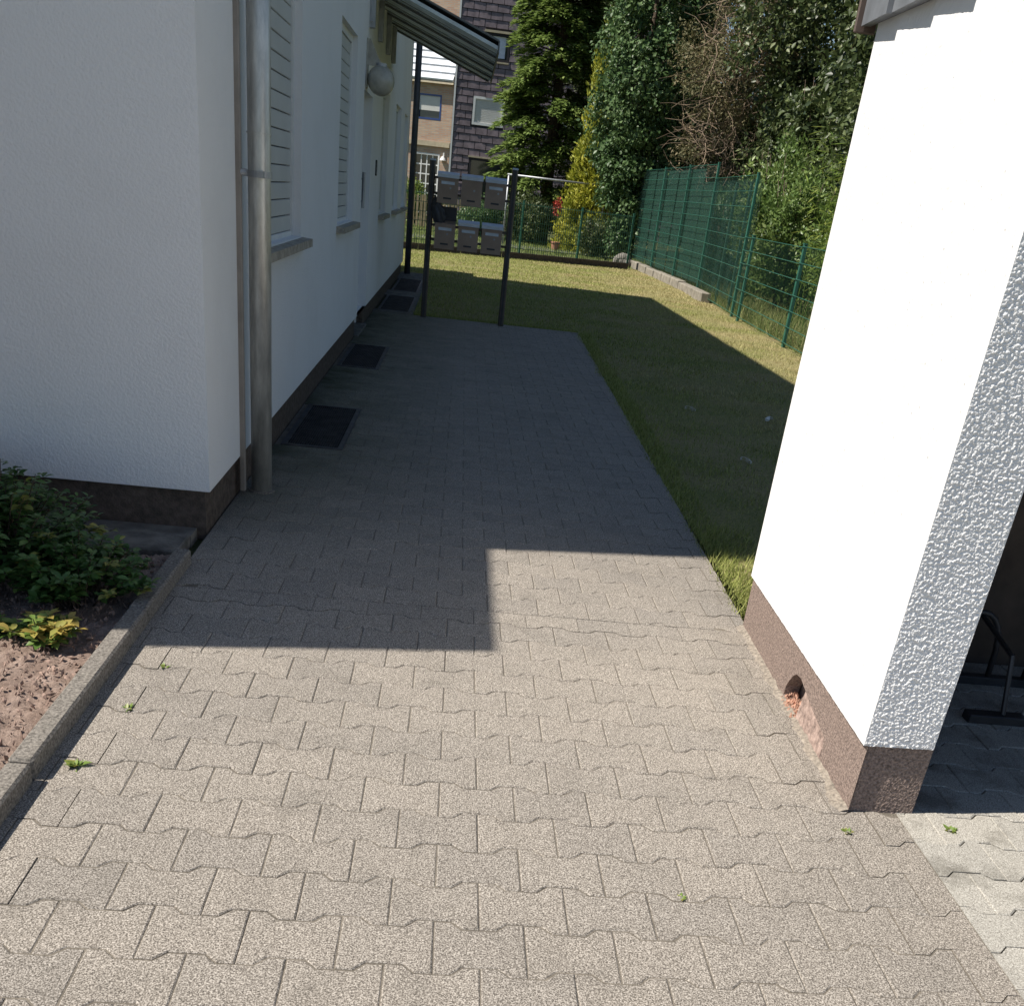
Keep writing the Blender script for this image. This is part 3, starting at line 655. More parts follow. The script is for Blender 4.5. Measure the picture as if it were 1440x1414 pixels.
# ------------------------------------------------------------------ bicycle shelter on the right (built in its own frame)
SX, SY = 1.19, 2.25
sh = thing('bicycle_shelter', 'small white rough-rendered bicycle shelter with red-brown plinth and dark roof edge', 'shelter', (SX, SY, -0.03), rz=R(-1.55))
SD, SP, SW, SH = 1.31, 0.20, 3.0, 2.04
z_ = lambda z: z+0.03
def relief(mb, fn, nu, nv, amp, freq):
    """plane with rough-cast relief: fn(u, v, d) gives the point pushed out by d"""
    b = len(mb.v)
    for j in range(nv+1):
        for i in range(nu+1):
            u, v = i/nu, j/nv; pt = fn(u, v, 0); e = min(1.0, 40*min(u, 1-u, 0.5))
            q = Vector(pt)*freq
            d = amp*(mnoise.noise(q)+0.6*mnoise.noise(q*2.1)-0.3*abs(mnoise.noise(q*0.5)))
            mb.v.append(fn(u, v, d*e))
    for j in range(nv):
        for i in range(nu): a = b+j*(nu+1)+i; mb.f.append((a, a+1, a+nu+2, a+nu+1))
pw = MB()
pw.box(0.004, SP-0.002, 0.016, SD, z_(0.215), z_(SH), 0)                                          # core of the side wall
relief(pw, lambda u, v, d: (u*SP, 0.010*u-d, z_(0.215)+v*(SH-0.215)), 110, 1000, 0.0027, 140)      # end face, rough-cast
wall_sh = pw.build('side_wall_end', M['shelter_white'], sh, local=True)
lf = MB(); relief(lf, lambda u, v, d: (0.0-d, u*SD, z_(0.215)+v*(SH-0.215)), 170, 240, 0.0011, 60)
lf.f = [tuple(reversed(f)) for f in lf.f]
lf.build('side_wall', M['shelter_white'], sh, local=True)
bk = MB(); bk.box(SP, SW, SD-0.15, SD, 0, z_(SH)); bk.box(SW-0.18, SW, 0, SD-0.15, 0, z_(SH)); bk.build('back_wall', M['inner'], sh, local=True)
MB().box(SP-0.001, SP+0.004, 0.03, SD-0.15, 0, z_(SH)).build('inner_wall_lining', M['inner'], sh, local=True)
# plinth: rendered shell with a broken-out hole showing brick
def shell_with_hole(outer, hole, pt, depth):
    bm = bmesh.new()
    ov = [bm.verts.new(pt(a, b, 0)) for a, b in outer]; hv = [bm.verts.new(pt(a, b, 0)) for a, b in hole]
    ed = [bm.edges.new((l[i], l[(i+1) % len(l)])) for l in (ov, hv) for i in range(len(l))]
    bmesh.ops.triangle_fill(bm, use_beauty=True, edges=ed)
    hb = [bm.verts.new(pt(a, b, depth)) for a, b in hole]
    for i in range(len(hv)): j = (i+1) % len(hv); bm.faces.new((hv[i], hv[j], hb[j], hb[i]))
    bm.verts.index_update(); out = MB().add([v.co[:] for v in bm.verts], [[v.index for v in f.verts] for f in bm.faces]); bm.free(); return out
hole = [(0.272, 0.03), (0.285, 0.074), (0.33, 0.082), (0.39, 0.092), (0.46, 0.104), (0.52, 0.114), (0.575, 0.128), (0.62, 0.124), (0.655, 0.106), (0.675, 0.075), (0.69, 0.045), (0.70, 0.012), (0.66, 0.004), (0.58, 0.006), (0.48, 0.003), (0.40, 0.005), (0.34, 0.003), (0.28, 0.006)]
hole = [(a+random.uniform(-.006, .006), z_(b+random.uniform(0, .004))) for a, b in hole]
n_t = 26; top = [(SD-SD*i/n_t, z_(0.219+0.004*mnoise.noise((i*0.9, 0, 3)))) for i in range(n_t+1)]
pl = shell_with_hole([(0, 0), (SD, 0)]+top, hole, lambda a, b, d: (0.012+d, a, b), 0.05)
pl.box(0.0125, SP, 0.0, 0.004, 0, 0.001)
relief(pl, lambda u, v, d: (0.012+u*(SP-0.006), 0.010+0.010*u-d, v*z_(0.217)), 70, 90, 0.0014, 170)
pl.box(0.07, SP+0.005, 0.026, SD-0.004, 0.0, z_(0.214)); pl.add([(0.012, SD, 0), (0.3, SD, 0), (0.3, SD, z_(0.216)), (0.012, SD, z_(0.216))], [(3, 2, 1, 0)])
pl_o = pl.build('plinth', M['shelter_plinth'], sh, local=True)
bb = MB().hexa([(0.010, 0.278, z_(0.0)), (0.012, 0.545, z_(0.0)), (0.10, 0.545, z_(0.0)), (0.10, 0.278, z_(0.0))], [(0.020, 0.29, z_(0.068)), (0.026, 0.548, z_(0.108)), (0.10, 0.548, z_(0.112)), (0.10, 0.29, z_(0.072))]).build('exposed_brick', M['brick_red'], sh, local=True)
rb = MB()
for k in range(170):
    a = random.uniform(0.545, 0.69); x = random.uniform(0.0, 0.055); r0 = random.uniform(0.003, 0.010); e = Euler((random.random()*6, random.random()*6, random.random()*6)).to_matrix()
    rb.add([Vector((x, a, z_(random.uniform(0.0, 0.035)*(x/0.05))))+e @ Vector(c)*r0 for c in ((1, 0, 0), (-1, 0.2, 0), (0, 1, 0.1), (0.1, -1, 0), (0, 0, 0.8), (0, 0.1, -0.8))], [(0, 2, 4), (2, 1, 4), (1, 3, 4), (3, 0, 4), (2, 0, 5), (1, 2, 5), (3, 1, 5), (0, 3, 5)])
rb.build('brick_rubble', M['rubble'], sh, local=True, kind='stuff')
# crumbling mortar fillet along the foot of the plinth
mf = MB()
for i in range(200):
    y = SD*i/199; wd = max(0.0, 0.006+0.036*mnoise.noise((y*8, 1, 0))+0.014*mnoise.noise((y*37, 2, 0))); hh = 0.005+0.008*mnoise.noise((y*23, 5, 0))
    mf.v += [(0.015, y, z_(hh+0.004)), (0.0-wd*0.5, y, z_(hh*0.7)), (-wd-0.012, y, z_(-0.004))]
for i in range(199): a = i*3; mf.f += [(a, a+1, a+4, a+3), (a+1, a+2, a+5, a+4)]
mf.build('mortar_fillet', M['mortar'], sh, local=True)
ru = MB().box(-0.02, SW+0.05, -0.12, SD+0.06, z_(SH), z_(SH+0.22)).build('roof', M['roof'], sh, local=True)
for k in range(6):                                                                             # lapped fascia boards, each a little proud of the next
    y0 = SD+0.07-k*0.265; y1 = y0-0.267
    MB().hexa([(-0.030, y0, z_(SH-0.012)), (-0.047, y1, z_(SH-0.016)), (0.0, y1, z_(SH-0.01)), (0.0, y0, z_(SH-0.01))], [(-0.030, y0, z_(SH+0.24)), (-0.047, y1, z_(SH+0.24)), (0.0, y1, z_(SH+0.24)), (0.0, y0, z_(SH+0.24))]).build('fascia_panel', M['fascia'], ru)
    bpy.context.view_layer.update()
MB().box(-0.048, 0.02, SD+0.072, SD+0.086, z_(SH-0.03), z_(SH+0.25), 0.003).build('end_trim', M['fascia_end'], ru)
for ch_ in ru.children:                                                                        # built in the shelter frame: re-seat on the roof
    ch_.location = WLOC[ch_.name] - WLOC[ru.name]
# rack
rk = thing('bicycle_rack', 'dark steel bicycle rack with bent wheel hoops inside the shelter', 'bicycle rack', (2.25, 2.9, 0.0))
b = MB(); b.box(1.85, 3.3, 2.86, 2.91, -0.004, 0.03, 0.003); b.box(1.85, 3.3, 3.18, 3.22, -0.004, 0.03, 0.003); b.build('base_rail', M['rack'], rk)
for k in range(4):
    x = 1.90+k*0.34; hp = []
    for s in range(13):
        t = s/12; ang = math.pi*t
        hp.append((x+0.10*(1-math.cos(ang))-0.02, 3.2-0.28*(0 if t < 0.5 else 0)*1.0, 0.02+0.26*math.sin(ang)**0.6))
    MB().tube(hp, 0.011, 8).build('wheel_hoop', M['rack'], rk, smooth=True)
    MB().tube([(x+0.08, 2.885, 0.02), (x+0.08, 2.95, 0.22), (x+0.08, 3.2, 0.27)], 0.009, 8).build('hoop_support', M['rack'], rk)
MB().tube([(2.06, 2.9, 0.02), (2.09, 2.9, 0.36)], 0.008, 8).build('upright', M['steel'], rk)

# ------------------------------------------------------------------ mailbox stand
MY = 12.42
ms = thing('mailbox_stand', 'six brown mailboxes in two rows between two dark metal posts', 'mailbox stand', (0.08, MY, -0.03))
for x, y in ((-0.385, MY+0.04), (0.54, MY-0.04)):
    pm = MB().box(x-0.033, x+0.033, y-0.033, y+0.033, -0.03, 1.672, 0.012).build('post', M['post'], ms)
    MB().box(x-0.0345, x+0.0345, y-0.0345, y+0.0345, 1.66, 1.682, 0.004).build('post_cap', M['mail_lid'], pm)
    MB().box(x-0.012, x+0.012, y-0.038, y-0.031, 0.0, 1.66).build('post_groove', M['black'], pm)
for z in (1.50, 1.34, 1.01, 0.86): MB().box(-0.36, 0.515, MY+0.075, MY+0.10, z-0.013, z+0.013).build('crossbar', M['post'], ms)
xr = [(-0.314, -0.084), (-0.046, 0.186), (0.226, 0.458)]
for row, (z0, z1) in enumerate(((1.245, 1.545), (0.772, 1.072))):
    for c, (x0, x1) in enumerate(xr):
        y0, y1 = MY-0.06+0.08*0.0, MY+0.075
        mb = MB().hexa([(x0, y0, z0), (x1, y0, z0), (x1, y1, z0), (x0, y1, z0)], [(x0, y0, z1-0.035), (x1, y0, z1-0.035), (x1, y1, z1), (x0, y1, z1)])
        bx = mb.build('mailbox', M['mailbox'], ms)
        if row == 1 and c == 0:
            MB().box(x0-0.006, x1+0.006, y1-0.012, y1+0.004, z1, z1+0.14).build('mailbox_lid', M['black'], bx, label='mailbox lid standing open')
        else:
            MB().hexa([(x0-0.007, y0-0.014, z1-0.038), (x1+0.007, y0-0.014, z1-0.038), (x1+0.007, y1, z1+0.002), (x0-0.007, y1, z1+0.002)], [(x0-0.007, y0-0.014, z1-0.002), (x1+0.007, y0-0.014, z1-0.002), (x1+0.007, y1, z1+0.022), (x0-0.007, y1, z1+0.022)]).build('mailbox_lid', M['mail_lid'], bx)
        MB().box(x0+0.04, x1-0.04, y0-0.003, y0+0.001, z1-0.105, z1-0.075).build('name_plate', M['mail_lid'] if (row, c) != (0, 1) else M['mailbox'], bx)
        MB().tube([((x0+x1)/2+0.03, y0-0.006, z1-0.14), ((x0+x1)/2+0.03, y0+0.001, z1-0.14)], 0.011, 10).build('lock', M['steel'], bx)
        MB().box(x0+0.07, x1-0.07, y0-0.003, y0+0.001, z0+0.045, z0+0.062).build('viewing_slot', M['black'], bx)
# dark folded advertising bag stuffed between post and open mailbox
bgm = bmesh.new(); bmesh.ops.create_icosphere(bgm, subdivisions=4, radius=1)
for v_ in bgm.verts:
    c = v_.co.copy(); k = 1+0.28*mnoise.noise(c*2.1)+0.12*mnoise.noise(c*6)
    v_.co = Vector((c.x*0.075*k - 0.04*c.z, c.y*0.05*k, c.z*0.16*k))
bgm.verts.index_update()
MB().add([(v_.co.x-0.285, v_.co.y+MY-0.005, v_.co.z+1.135) for v_ in bgm.verts], [[v_.index for v_ in f.verts] for f in bgm.faces]).build('plastic_bag', M['black'], smooth=True, label='crumpled black bag stuffed into the open mailbox by the post', cat='bag'); bgm.free()

# ------------------------------------------------------------------ fences
def post_at(parent, x, y, h, mat, wd=0.03, dp=0.02, z0=-0.03):
    q = MB().box(x-dp, x+dp, y-wd, y+wd, z0, h, 0.004).build('post', mat, parent)
    MB().box(x-dp-0.003, x+dp+0.003, y-wd-0.003, y+wd+0.003, h-0.006, h+0.01).build('post_cap', mat, q)
    return q
# right boundary: double-rod mesh, low near the shelter, tall with green netting further back
rf = thing('mesh_fence', 'green double-rod mesh fence along the lawn, its tall end screened with netting', 'fence', (FX(18), 18, -0.03))
sections = [(8.0, 10.6, 1.22), (10.6, 13.45, 1.22), (13.45, 16.45, 1.21), (16.45, 17.0, 1.20), (17.0, 20.87, 2.08), (20.87, 23.4, 2.32), (23.4, 26.0, 2.31), (26.0, 28.9, 2.30)]
done = set()
for (ya, yb, h) in sections:
    for y in (ya, yb):
        if y not in done:
            hs = max(s[2] for s in sections if y in s[:2]); post_at(rf, FX(y), y, hs+0.03, M['fence'], 0.03, 0.02); done.add(y)
    z = 0.06
    while z <= h+0.001:
        MB().tube([(FX(ya)-0.03, ya, z), (FX(yb)-0.03, yb, z)], 0.0052, 6).build('rail', M['fence'], rf)
        z += (h-0.06)/round((h-0.06)/0.225) if h > 1.5 else (h-0.06)/6
    rods = MB(); y = ya+0.05
    while y < yb:
        rods.add([(FX(y)-0.0225, y-0.0013, 0.03), (FX(y)-0.0225, y+0.0013, 0.03), (FX(y)-0.0225, y+0.0013, h), (FX(y)-0.0225, y-0.0013, h), (FX(y)-0.025, y, 0.03), (FX(y)-0.025, y, h)], [(0, 1, 2, 3), (4, 5, 3, 0), (1, 4, 5, 2)])
        y += 0.05
    rods.build('wire_rods', M['fence_rod'], rf, kind='stuff')
for y in (17.9, 19.2): post_at(rf, FX(y)+0.10, y, 2.0, M['fence_dark'], 0.035, 0.02)
y = 16.95; k = 0
while y < 28.8:
    h = (2.05 if y < 20.87 else 2.28); y2 = min(y+1.28, 28.85)
    MB().box((FX(y)+FX(y2))/2+0.05, (FX(y)+FX(y2))/2+0.056, y, y2+0.01, 0.18, h-0.01-0.008*(k % 2)).build('netting', M['net'] if y > 20.5 else M['net_thin'], rf); y = y2; k += 1
bl = thing('concrete_edging', 'row of pale weathered concrete blocks at the foot of the tall fence', 'edging', (FX(24), 24, -0.03))
y = 19.3
while y < 28.6:
    ln = random.uniform(0.85, 1.1)
    MB().box(FX(y)-0.16, FX(y)+0.02, y, y+ln-0.03, -0.03, 0.15+random.uniform(-.02, .02), 0.012).build('concrete_block', M['concrete'], bl); y += ln
# far boundary: lattice rod fence on a low brown wall
GY = lambda x: 25.6+0.33*x
ff = thing('rod_fence', 'dark green rod fence on a low brown kerb across the end of the lawn', 'fence', (1, GY(1), -0.03))
xs = [-6.0, -3.6, -1.2, 1.42, 2.9, 4.25]
for x in xs: post_at(ff, x, GY(x), 1.27, M['fence'], 0.025, 0.025)
for i in range(len(xs)-1):
    for z in (0.22, 0.42, 0.62, 0.82, 1.02, 1.2): MB().tube([(xs[i], GY(xs[i])-0.03, z), (xs[i+1], GY(xs[i+1])-0.03, z)], 0.007, 6).build('rail', M['fence_dark'], ff)
rods = MB(); x = -6.0
while x < 4.25: rods.tube([(x, GY(x)-0.022, 0.12), (x, GY(x)-0.022, 1.24)], 0.0065, 3, False); x += 0.055
rods.build('wire_rods', M['fence_dark'], ff, kind='stuff')
x = -6.0
while x < 4.2:
    x2 = min(x+1.0, 4.28); MB().hexa([(x, GY(x)-0.07, -0.03), (x2-0.01, GY(x2)-0.07, -0.03), (x2-0.01, GY(x2)+0.05, -0.03), (x, GY(x)+0.05, -0.03)], [(x, GY(x)-0.07, 0.13), (x2-0.01, GY(x2)-0.07, 0.13), (x2-0.01, GY(x2)+0.05, 0.13), (x, GY(x)+0.05, 0.13)]).build('kerb_block', M['plinth'], ff); x = x2
# carpet-beating bar beyond the fence
cb = thing('carpet_bar', 'galvanised carpet-beating bar on two poles beyond the far fence', 'carpet bar', (2.7, 33, -0.03))
MB().tube([(1.22, 33, 1.885), (4.26, 33, 1.885)], 0.027, 12).build('bar', M['steel'], cb, smooth=True)
for x in (1.26, 4.21): MB().tube([(x, 33, -0.035), (x, 33, 1.88)], 0.027, 12).build('pole', M['steel'], cb, smooth=True)
# picket fence in the neighbours' garden
pf = thing('picket_fence', 'pale wooden picket fence in front of the brick house', 'fence', (-1.0, 38, -0.03))
pk = MB(); x = -4.5
while x < 1.6: pk.box(x, x+0.085, 37.98, 38.0, 0.02, 1.0); x += 0.135
pk.build('pickets', M['wood'], pf, kind='stuff')
for z in (0.25, 0.8): MB().box(-4.5, 1.6, 38.001, 38.04, z-0.04, z+0.04).build('rail', M['wood'], pf)
for x in (-4.4, -1.4, 1.5): MB().box(x-0.05, x+0.05, 38.041, 38.14, -0.035, 1.02).build('post', M['wood'], pf)

# ------------------------------------------------------------------ far houses
HY = 52.0
th = thing('tile_clad_house', 'tall house with dark slate-tile facade and a closed pale shutter', 'house', (4.5, HY+4, -0.035))
TX0, TX1, TZ = -0.80, 11.0, 13.0
tw = [('closed', 0.08, 1.46, 4.02, 5.10), ('open', 0.42, 1.46, 6.58, 7.60), ('dark', 0.10, 2.6, 0.9, 2.62), ('closed', 4.2, 5.6, 4.02, 5.10)]
def facade_y(mb, Y, x0, x1, z0, z1, ops, depth):
    xs = sorted({x0, x1, *[v for o in ops for v in o[:2]]}); zs = sorted({z0, z1, *[v for o in ops for v in o[2:]]})
    for i in range(len(xs)-1):
        for j in range(len(zs)-1):
            a, b, c, d = xs[i], xs[i+1], zs[j], zs[j+1]
            if any(o[0] <= (a+b)/2 <= o[1] and o[2] <= (c+d)/2 <= o[3] for o in ops): continue
            mb.add([(a, Y, c), (b, Y, c), (b, Y, d), (a, Y, d)], [(0, 1, 2, 3)])
    for (a, b, c, d) in ops:
        y = Y+depth
        mb.add([(a, Y, c), (a, y, c), (a, y, d), (a, Y, d)], [(0, 1, 2, 3)]); mb.add([(b, Y, c), (b, Y, d), (b, y, d), (b, y, c)], [(0, 1, 2, 3)])
        mb.add([(a, Y, d), (a, y, d), (b, y, d), (b, Y, d)], [(0, 1, 2, 3)]); mb.add([(a, Y, c), (b, Y, c), (b, y, c), (a, y, c)], [(0, 1, 2, 3)])
q = MB(); facade_y(q, HY, TX0, TX1, -0.035, TZ, [t[1:] for t in tw], 0.15)
q.add([(TX0, HY, -0.035), (TX0, HY+9, -0.035), (TX0, HY+9, TZ), (TX0, HY, TZ)], [(3, 2, 1, 0)]); q.add([(TX1, HY, -0.035), (TX1, HY+9, -0.035), (TX1, HY+9, TZ), (TX1, HY, TZ)], [(0, 1, 2, 3)])
q.add([(TX0, HY+9, -0.035), (TX1, HY+9, -0.035), (TX1, HY+9, TZ), (TX0, HY+9, TZ)], [(3, 2, 1, 0)])
q.build('wall', M['tile_back'], th)
MB().hexa([(TX0-0.3, HY-0.5, TZ-0.1), (TX1+0.3, HY-0.5, TZ-0.1), (TX1+0.3, HY+4.5, TZ+3.2), (TX0-0.3, HY+4.5, TZ+3.2)], [(TX0-0.3, HY-0.5, TZ+0.1), (TX1+0.3, HY-0.5, TZ+0.1), (TX1+0.3, HY+4.5, TZ+3.4), (TX0-0.3, HY+4.5, TZ+3.4)]).build('roof', M['roof'], th)
MB().box(TX0-0.06, TX0+0.02, HY-0.05, HY+0.05, 0, TZ).build('corner_trim', M['frame_white'], th)
rest = MB(); cand = []
TW_, TH_ = 0.53, 0.30
def tile_mesh(hw):
    q = MB().hexa([(-hw, -0.030, -0.138), (hw, -0.030, -0.138), (hw, -0.004, -0.138), (-hw, -0.004, -0.138)], [(-hw, -0.010, 0.138), (hw, -0.010, 0.138), (hw, -0.002, 0.138), (-hw, -0.002, 0.138)])
    return q
tme = {}
for j in range(int(TZ/TH_)):
    z = 0.15+j*TH_; off = (j % 2)*TW_/2+random.uniform(-.03, .03)
    gaps = [(o[1]-0.04, o[2]+0.04) for o in tw if o[3]-0.1 < z < o[4]+0.1]
    x = TX0+0.03-off
    while x < TX1:
        a, b = max(x, TX0+0.03), min(x+TW_, TX1); x += TW_
        for (ga, gb) in gaps:
            if ga <= a and b <= gb: a = b
            elif ga < b < gb: b = ga
            elif ga < a < gb: a = gb
            elif a < ga and gb < b: b = ga
        if b-a > 0.08: cand.append(((a+b)/2, z, round((b-a)/2-0.014, 3)))
cand.sort(key=lambda c: 0 if (c[0] < 3.2 and 1.5 < c[1] < 9.2) else 1+abs(c[0]-1)+abs(c[1]-5)*0.5)
for n_, (x, z, hw) in enumerate(cand):
    dy = -random.uniform(0, 0.012)
    if n_ < 295:
        if hw not in tme:
            q = tile_mesh(hw); tme[hw] = bpy.data.meshes.new('facade_tile'); tme[hw].from_pydata(q.v, [], q.f); tme[hw].materials.append(M['tile_wall'])
        o = bpy.data.objects.new('facade_tile', tme[hw]); COL.objects.link(o); o.parent = th; o.location = Vector((x, HY+dy, z))-WLOC[th.name]; o.rotation_euler = (random.gauss(0, .012), random.gauss(0, .008), random.gauss(0, .006))
    else: q = tile_mesh(hw); rest.add([(x+v[0], HY+dy+v[1], z+v[2]) for v in q.v], q.f)
rest.build('further_facade_tiles', M['tile_wall'], th, kind='stuff')
for kind, a, b, c, d in tw:
    f = MB(); t = 0.07
    f.box(a-0.03, a+t, HY-0.035, HY+0.14, c-0.03, d+0.03); f.box(b-t, b+0.03, HY-0.035, HY+0.14, c-0.03, d+0.03); f.box(a+t, b-t, HY-0.035, HY+0.14, d-t, d+0.03); f.box(a+t, b-t, HY-0.035, HY+0.14, c-0.03, c+t)
    wo = f.build('window', M['frame_white'] if kind == 'closed' else M['tile_back'], th)
    if kind == 'closed':
        n = 14; hh = (d-c-2*t)/n
        for k in range(n): MB().box(a+t, b-t, HY+0.01, HY+0.04, c+t+k*hh+0.004, c+t+(k+1)*hh-0.004, 0.002).build('shutter_slat', M['shutter'], wo)
        MB().box(a+t, b-t, HY+0.045, HY+0.06, c+t, d-t).build('shutter_backing', M['shutter'], wo)
    elif kind == 'open':
        MB().box(a+t, b-t, HY+0.08, HY+0.09, c+t, d-t).build('pane', M['glass'], wo)
        MB().box(a+0.28, b-0.16, HY+0.06, HY+0.075, c+0.12, d-0.08).build('curtain', M['curtain'], wo)
        MB().box(a-0.1, b+0.06, HY-0.09, HY+0.01, d+0.03, d+0.12).build('lintel', M['ledge'], wo)
        MB().box(a-0.04, b+0.04, HY-0.08, HY+0.01, c-0.09, c-0.03).build('sill', M['ledge'], wo)
    else:
        MB().box(a+t, b-t, HY+0.10, HY+0.11, c+t, d-t).build('pane', M['glass'], wo)
        MB().box(a-0.1, b+0.1, HY-0.09, HY+0.01, d+0.03, d+0.1).build('lintel', M['ledge'], wo)
bh = thing('brick_house', 'brown brick house with pale metal mansard roof beside the slate-tiled house', 'house', (-0.87, HY+0.3, -0.035))
BY = HY+0.3; BX0, BX1 = -10.0, -0.87
bo = [(-2.55, -1.42, 4.00, 5.02), (-2.6, -1.35, 0.05, 2.62), (-6.0, -4.6, 4.0, 5.0)]
q = MB(); facade_y(q, BY, BX0, BX1, -0.035, 5.55, bo, 0.14)
q.add([(BX0, BY, -0.035), (BX0, BY+9, -0.035), (BX0, BY+9, 5.55), (BX0, BY, 5.55)], [(3, 2, 1, 0)]); q.add([(BX1, BY, -0.035), (BX1, BY+9, -0.035), (BX1, BY+9, 11), (BX1, BY+2.5, 11), (BX1, BY+2.5, 5.55), (BX1, BY, 5.55)], [(0, 1, 2, 3, 4, 5)])
q.box(BX0, BX1-0.01, BY+1.4, BY+9, 5.4, 12.0)
q.build('wall', M['brick'], bh)
rf_ = MB().hexa([(BX0-0.2, BY-0.25, 5.45), (BX1+0.02, BY-0.25, 5.45), (BX1+0.02, BY+1.39, 5.45), (BX0-0.2, BY+1.39, 5.45)], [(BX0-0.2, BY-0.22, 5.56), (BX1+0.02, BY-0.22, 5.56), (BX1+0.02, BY+1.39, 7.60), (BX0-0.2, BY+1.39, 7.60)]).build('roof', M['ledge'], bh)
ns = 7
for k in range(ns):
    t0, t1 = k/ns, (k+1)/ns-0.02; yy = lambda t: BY-0.24+1.61*t; zz = lambda t: 5.58+2.04*t
    MB().hexa([(BX0-0.2, yy(t0), zz(t0)), (BX1, yy(t0), zz(t0)), (BX1, yy(t1), zz(t1)), (BX0-0.2, yy(t1), zz(t1))], [(BX0-0.2, yy(t0)-0.03, zz(t0)+0.06), (BX1, yy(t0)-0.03, zz(t0)+0.06), (BX1, yy(t1)-0.03, zz(t1)+0.025), (BX0-0.2, yy(t1)-0.03, zz(t1)+0.025)]).build('roof_sheet', M['metal_roof'], rf_)
MB().box(BX0, BX1-0.002, BY-0.12, BY+0.01, 2.92, 3.12).build('ledge', M['ledge'], bh)
for i, (a, b, c, d) in enumerate(bo):
    t = 0.07; f = MB(); f.box(a, a+t, BY-0.01, BY+0.13, c, d); f.box(b-t, b, BY-0.01, BY+0.13, c, d); f.box(a+t, b-t, BY-0.01, BY+0.13, d-t, d); f.box(a+t, b-t, BY-0.01, BY+0.13, c, c+t)
    wo = f.build('door' if i == 1 else 'window', M['frame_white'] if i == 1 else M['blue'], bh)
    MB().box(a+t, b-t, BY+0.1, BY+0.11, c+t, d-t).build('pane', M['glass'], wo)
    if i == 1:
        g = MB()
        for u in range(1, 4): x = a+t+(b-a-2*t)*u/4; g.box(x-0.025, x+0.025, BY+0.06, BY+0.099, c+t, d-t)
        for u in range(1, 6): z = c+t+(d-c-2*t)*u/6; g.box(a+t, b-t, BY+0.065, BY+0.098, z-0.025, z+0.025)
        g.build('glazing_bars', M['frame_white'], wo)
    else: MB().box(a+t, b-t, BY+0.03, BY+0.05, c+0.36, d-t).build('shutter', M['shutter'], wo)
wl = MB().box(-1.17, -1.11, BY-0.06, BY+0.01, 2.46, 2.70).build('wall_lamp', M['frame_white'], bh)
MB().tube([(-1.14, BY-0.12, 2.38), (-1.14, BY-0.12, 2.44), (-1.14, BY-0.12, 2.56)], [0.16, 0.13, 0.04], 12).build('lamp_shade', M['frame_white'], wl)
bh.rotation_euler.z = R(-15)
bpy.context.view_layer.update()

# ------------------------------------------------------------------ trees and shrubs
def limbs(mb, base, height, r0, n, spread, z0=0.25, seed=0):
    rr = random.Random(seed); b = Vector(base); top = b+Vector((rr.uniform(-.2, .2), rr.uniform(-.2, .2), height))
    pts = [b+(top-b)*t+Vector((math.sin(t*5+seed)*0.06*height*0.1, math.cos(t*4)*0.05*height*0.1, 0)) for t in (0, .2, .4, .6, .8, 1)]
    mb.tube(pts, [r0*(1-0.85*t) for t in (0, .2, .4, .6, .8, 1)], 9)
    for k in range(n):
        t = z0+(0.95-z0)*k/max(1, n-1); az = k*2.4+rr.uniform(-.4, .4); p = b+(top-b)*t; ln = spread*(1-0.55*t)*rr.uniform(.7, 1.1)
        d = Vector((math.cos(az), math.sin(az), rr.uniform(0.1, 0.6))); r = r0*(1-0.8*t)*0.5
        mb.tube([p, p+d*ln*0.4, p+d*ln*0.75+Vector((0, 0, ln*0.08)), p+d*ln+Vector((0, 0, ln*0.1))], [r, r*0.65, r*0.4, r*0.15], 6)
def crown(C, rad, n_cl, per, cl_r, size, squash=0.75, shell=0.55, prof=None, out=0.5, droop=0.0, aspect=0.55):
    """leaf clumps spread through an ellipsoid (or profile) crown -> arrays"""
    C = np.array(C, float); rad = np.array(rad, float)
    d = rdir(n_cl); u = rng.uniform(shell, 1.0, (n_cl, 1)); cc = d*u
    if prof is not None:
        t = rng.uniform(0, 1, n_cl); az = rng.uniform(0, 2*np.pi, n_cl); rr = np.array([prof(a) for a in t])*np.sqrt(rng.uniform(shell**2, 1, n_cl))
        cc = np.stack([np.cos(az)*rr, np.sin(az)*rr, t*2-1], 1)
    lump = 1+0.22*np.array([mnoise.noise(Vector(c)*2.3+Vector(C)*0.7) for c in cc])[:, None]
    cen = C+cc*lump*rad
    rs = cl_r*rng.uniform(0.6, 1.3, n_cl)
    idx = np.repeat(np.arange(n_cl), per); n = len(idx)
    off = rdir(n)*(rng.uniform(0.15, 1, (n, 1))**0.6)*rs[idx][:, None]; off[:, 2] *= squash
    P = cen[idx]+off
    outw = unit((P-C)/rad); D = unit(rdir(n)*0.8+outw*out+np.array([0, 0, -droop])); Nn = unit(rdir(n)*0.7+outw*0.6+np.array([0, 0, 0.6]))
    L = size*rng.uniform(0.6, 1.35, n); ct = rng.uniform(0, 1, n_cl)
    tone = np.clip(0.5*ct[idx]+0.5*rng.uniform(0, 1, n), 0, 1)
    V, F = leaves(P, D, Nn, L, L*aspect); return V, F, np.repeat(tone, 2)
def join(parts):
    o = 0; V = []; F = []; T = []
    for v, f, t in parts: V.append(v); F.append(f+o); T.append(t); o += len(v)
    return np.concatenate(V), np.concatenate(F), np.concatenate(T)
def plant(name, label, cat, base, leafm, arrs, stem=None, stemm='bark', group=None, leafname='crown', stemname='trunk'):
    t = thing(name, label, cat, base, group); V, F, T = join(arrs)
    np_mesh(leafname, V, F, M[leafm], t, T)
    if stem is not None: stem.build(stemname, M[stemm], t, smooth=True)
    return t

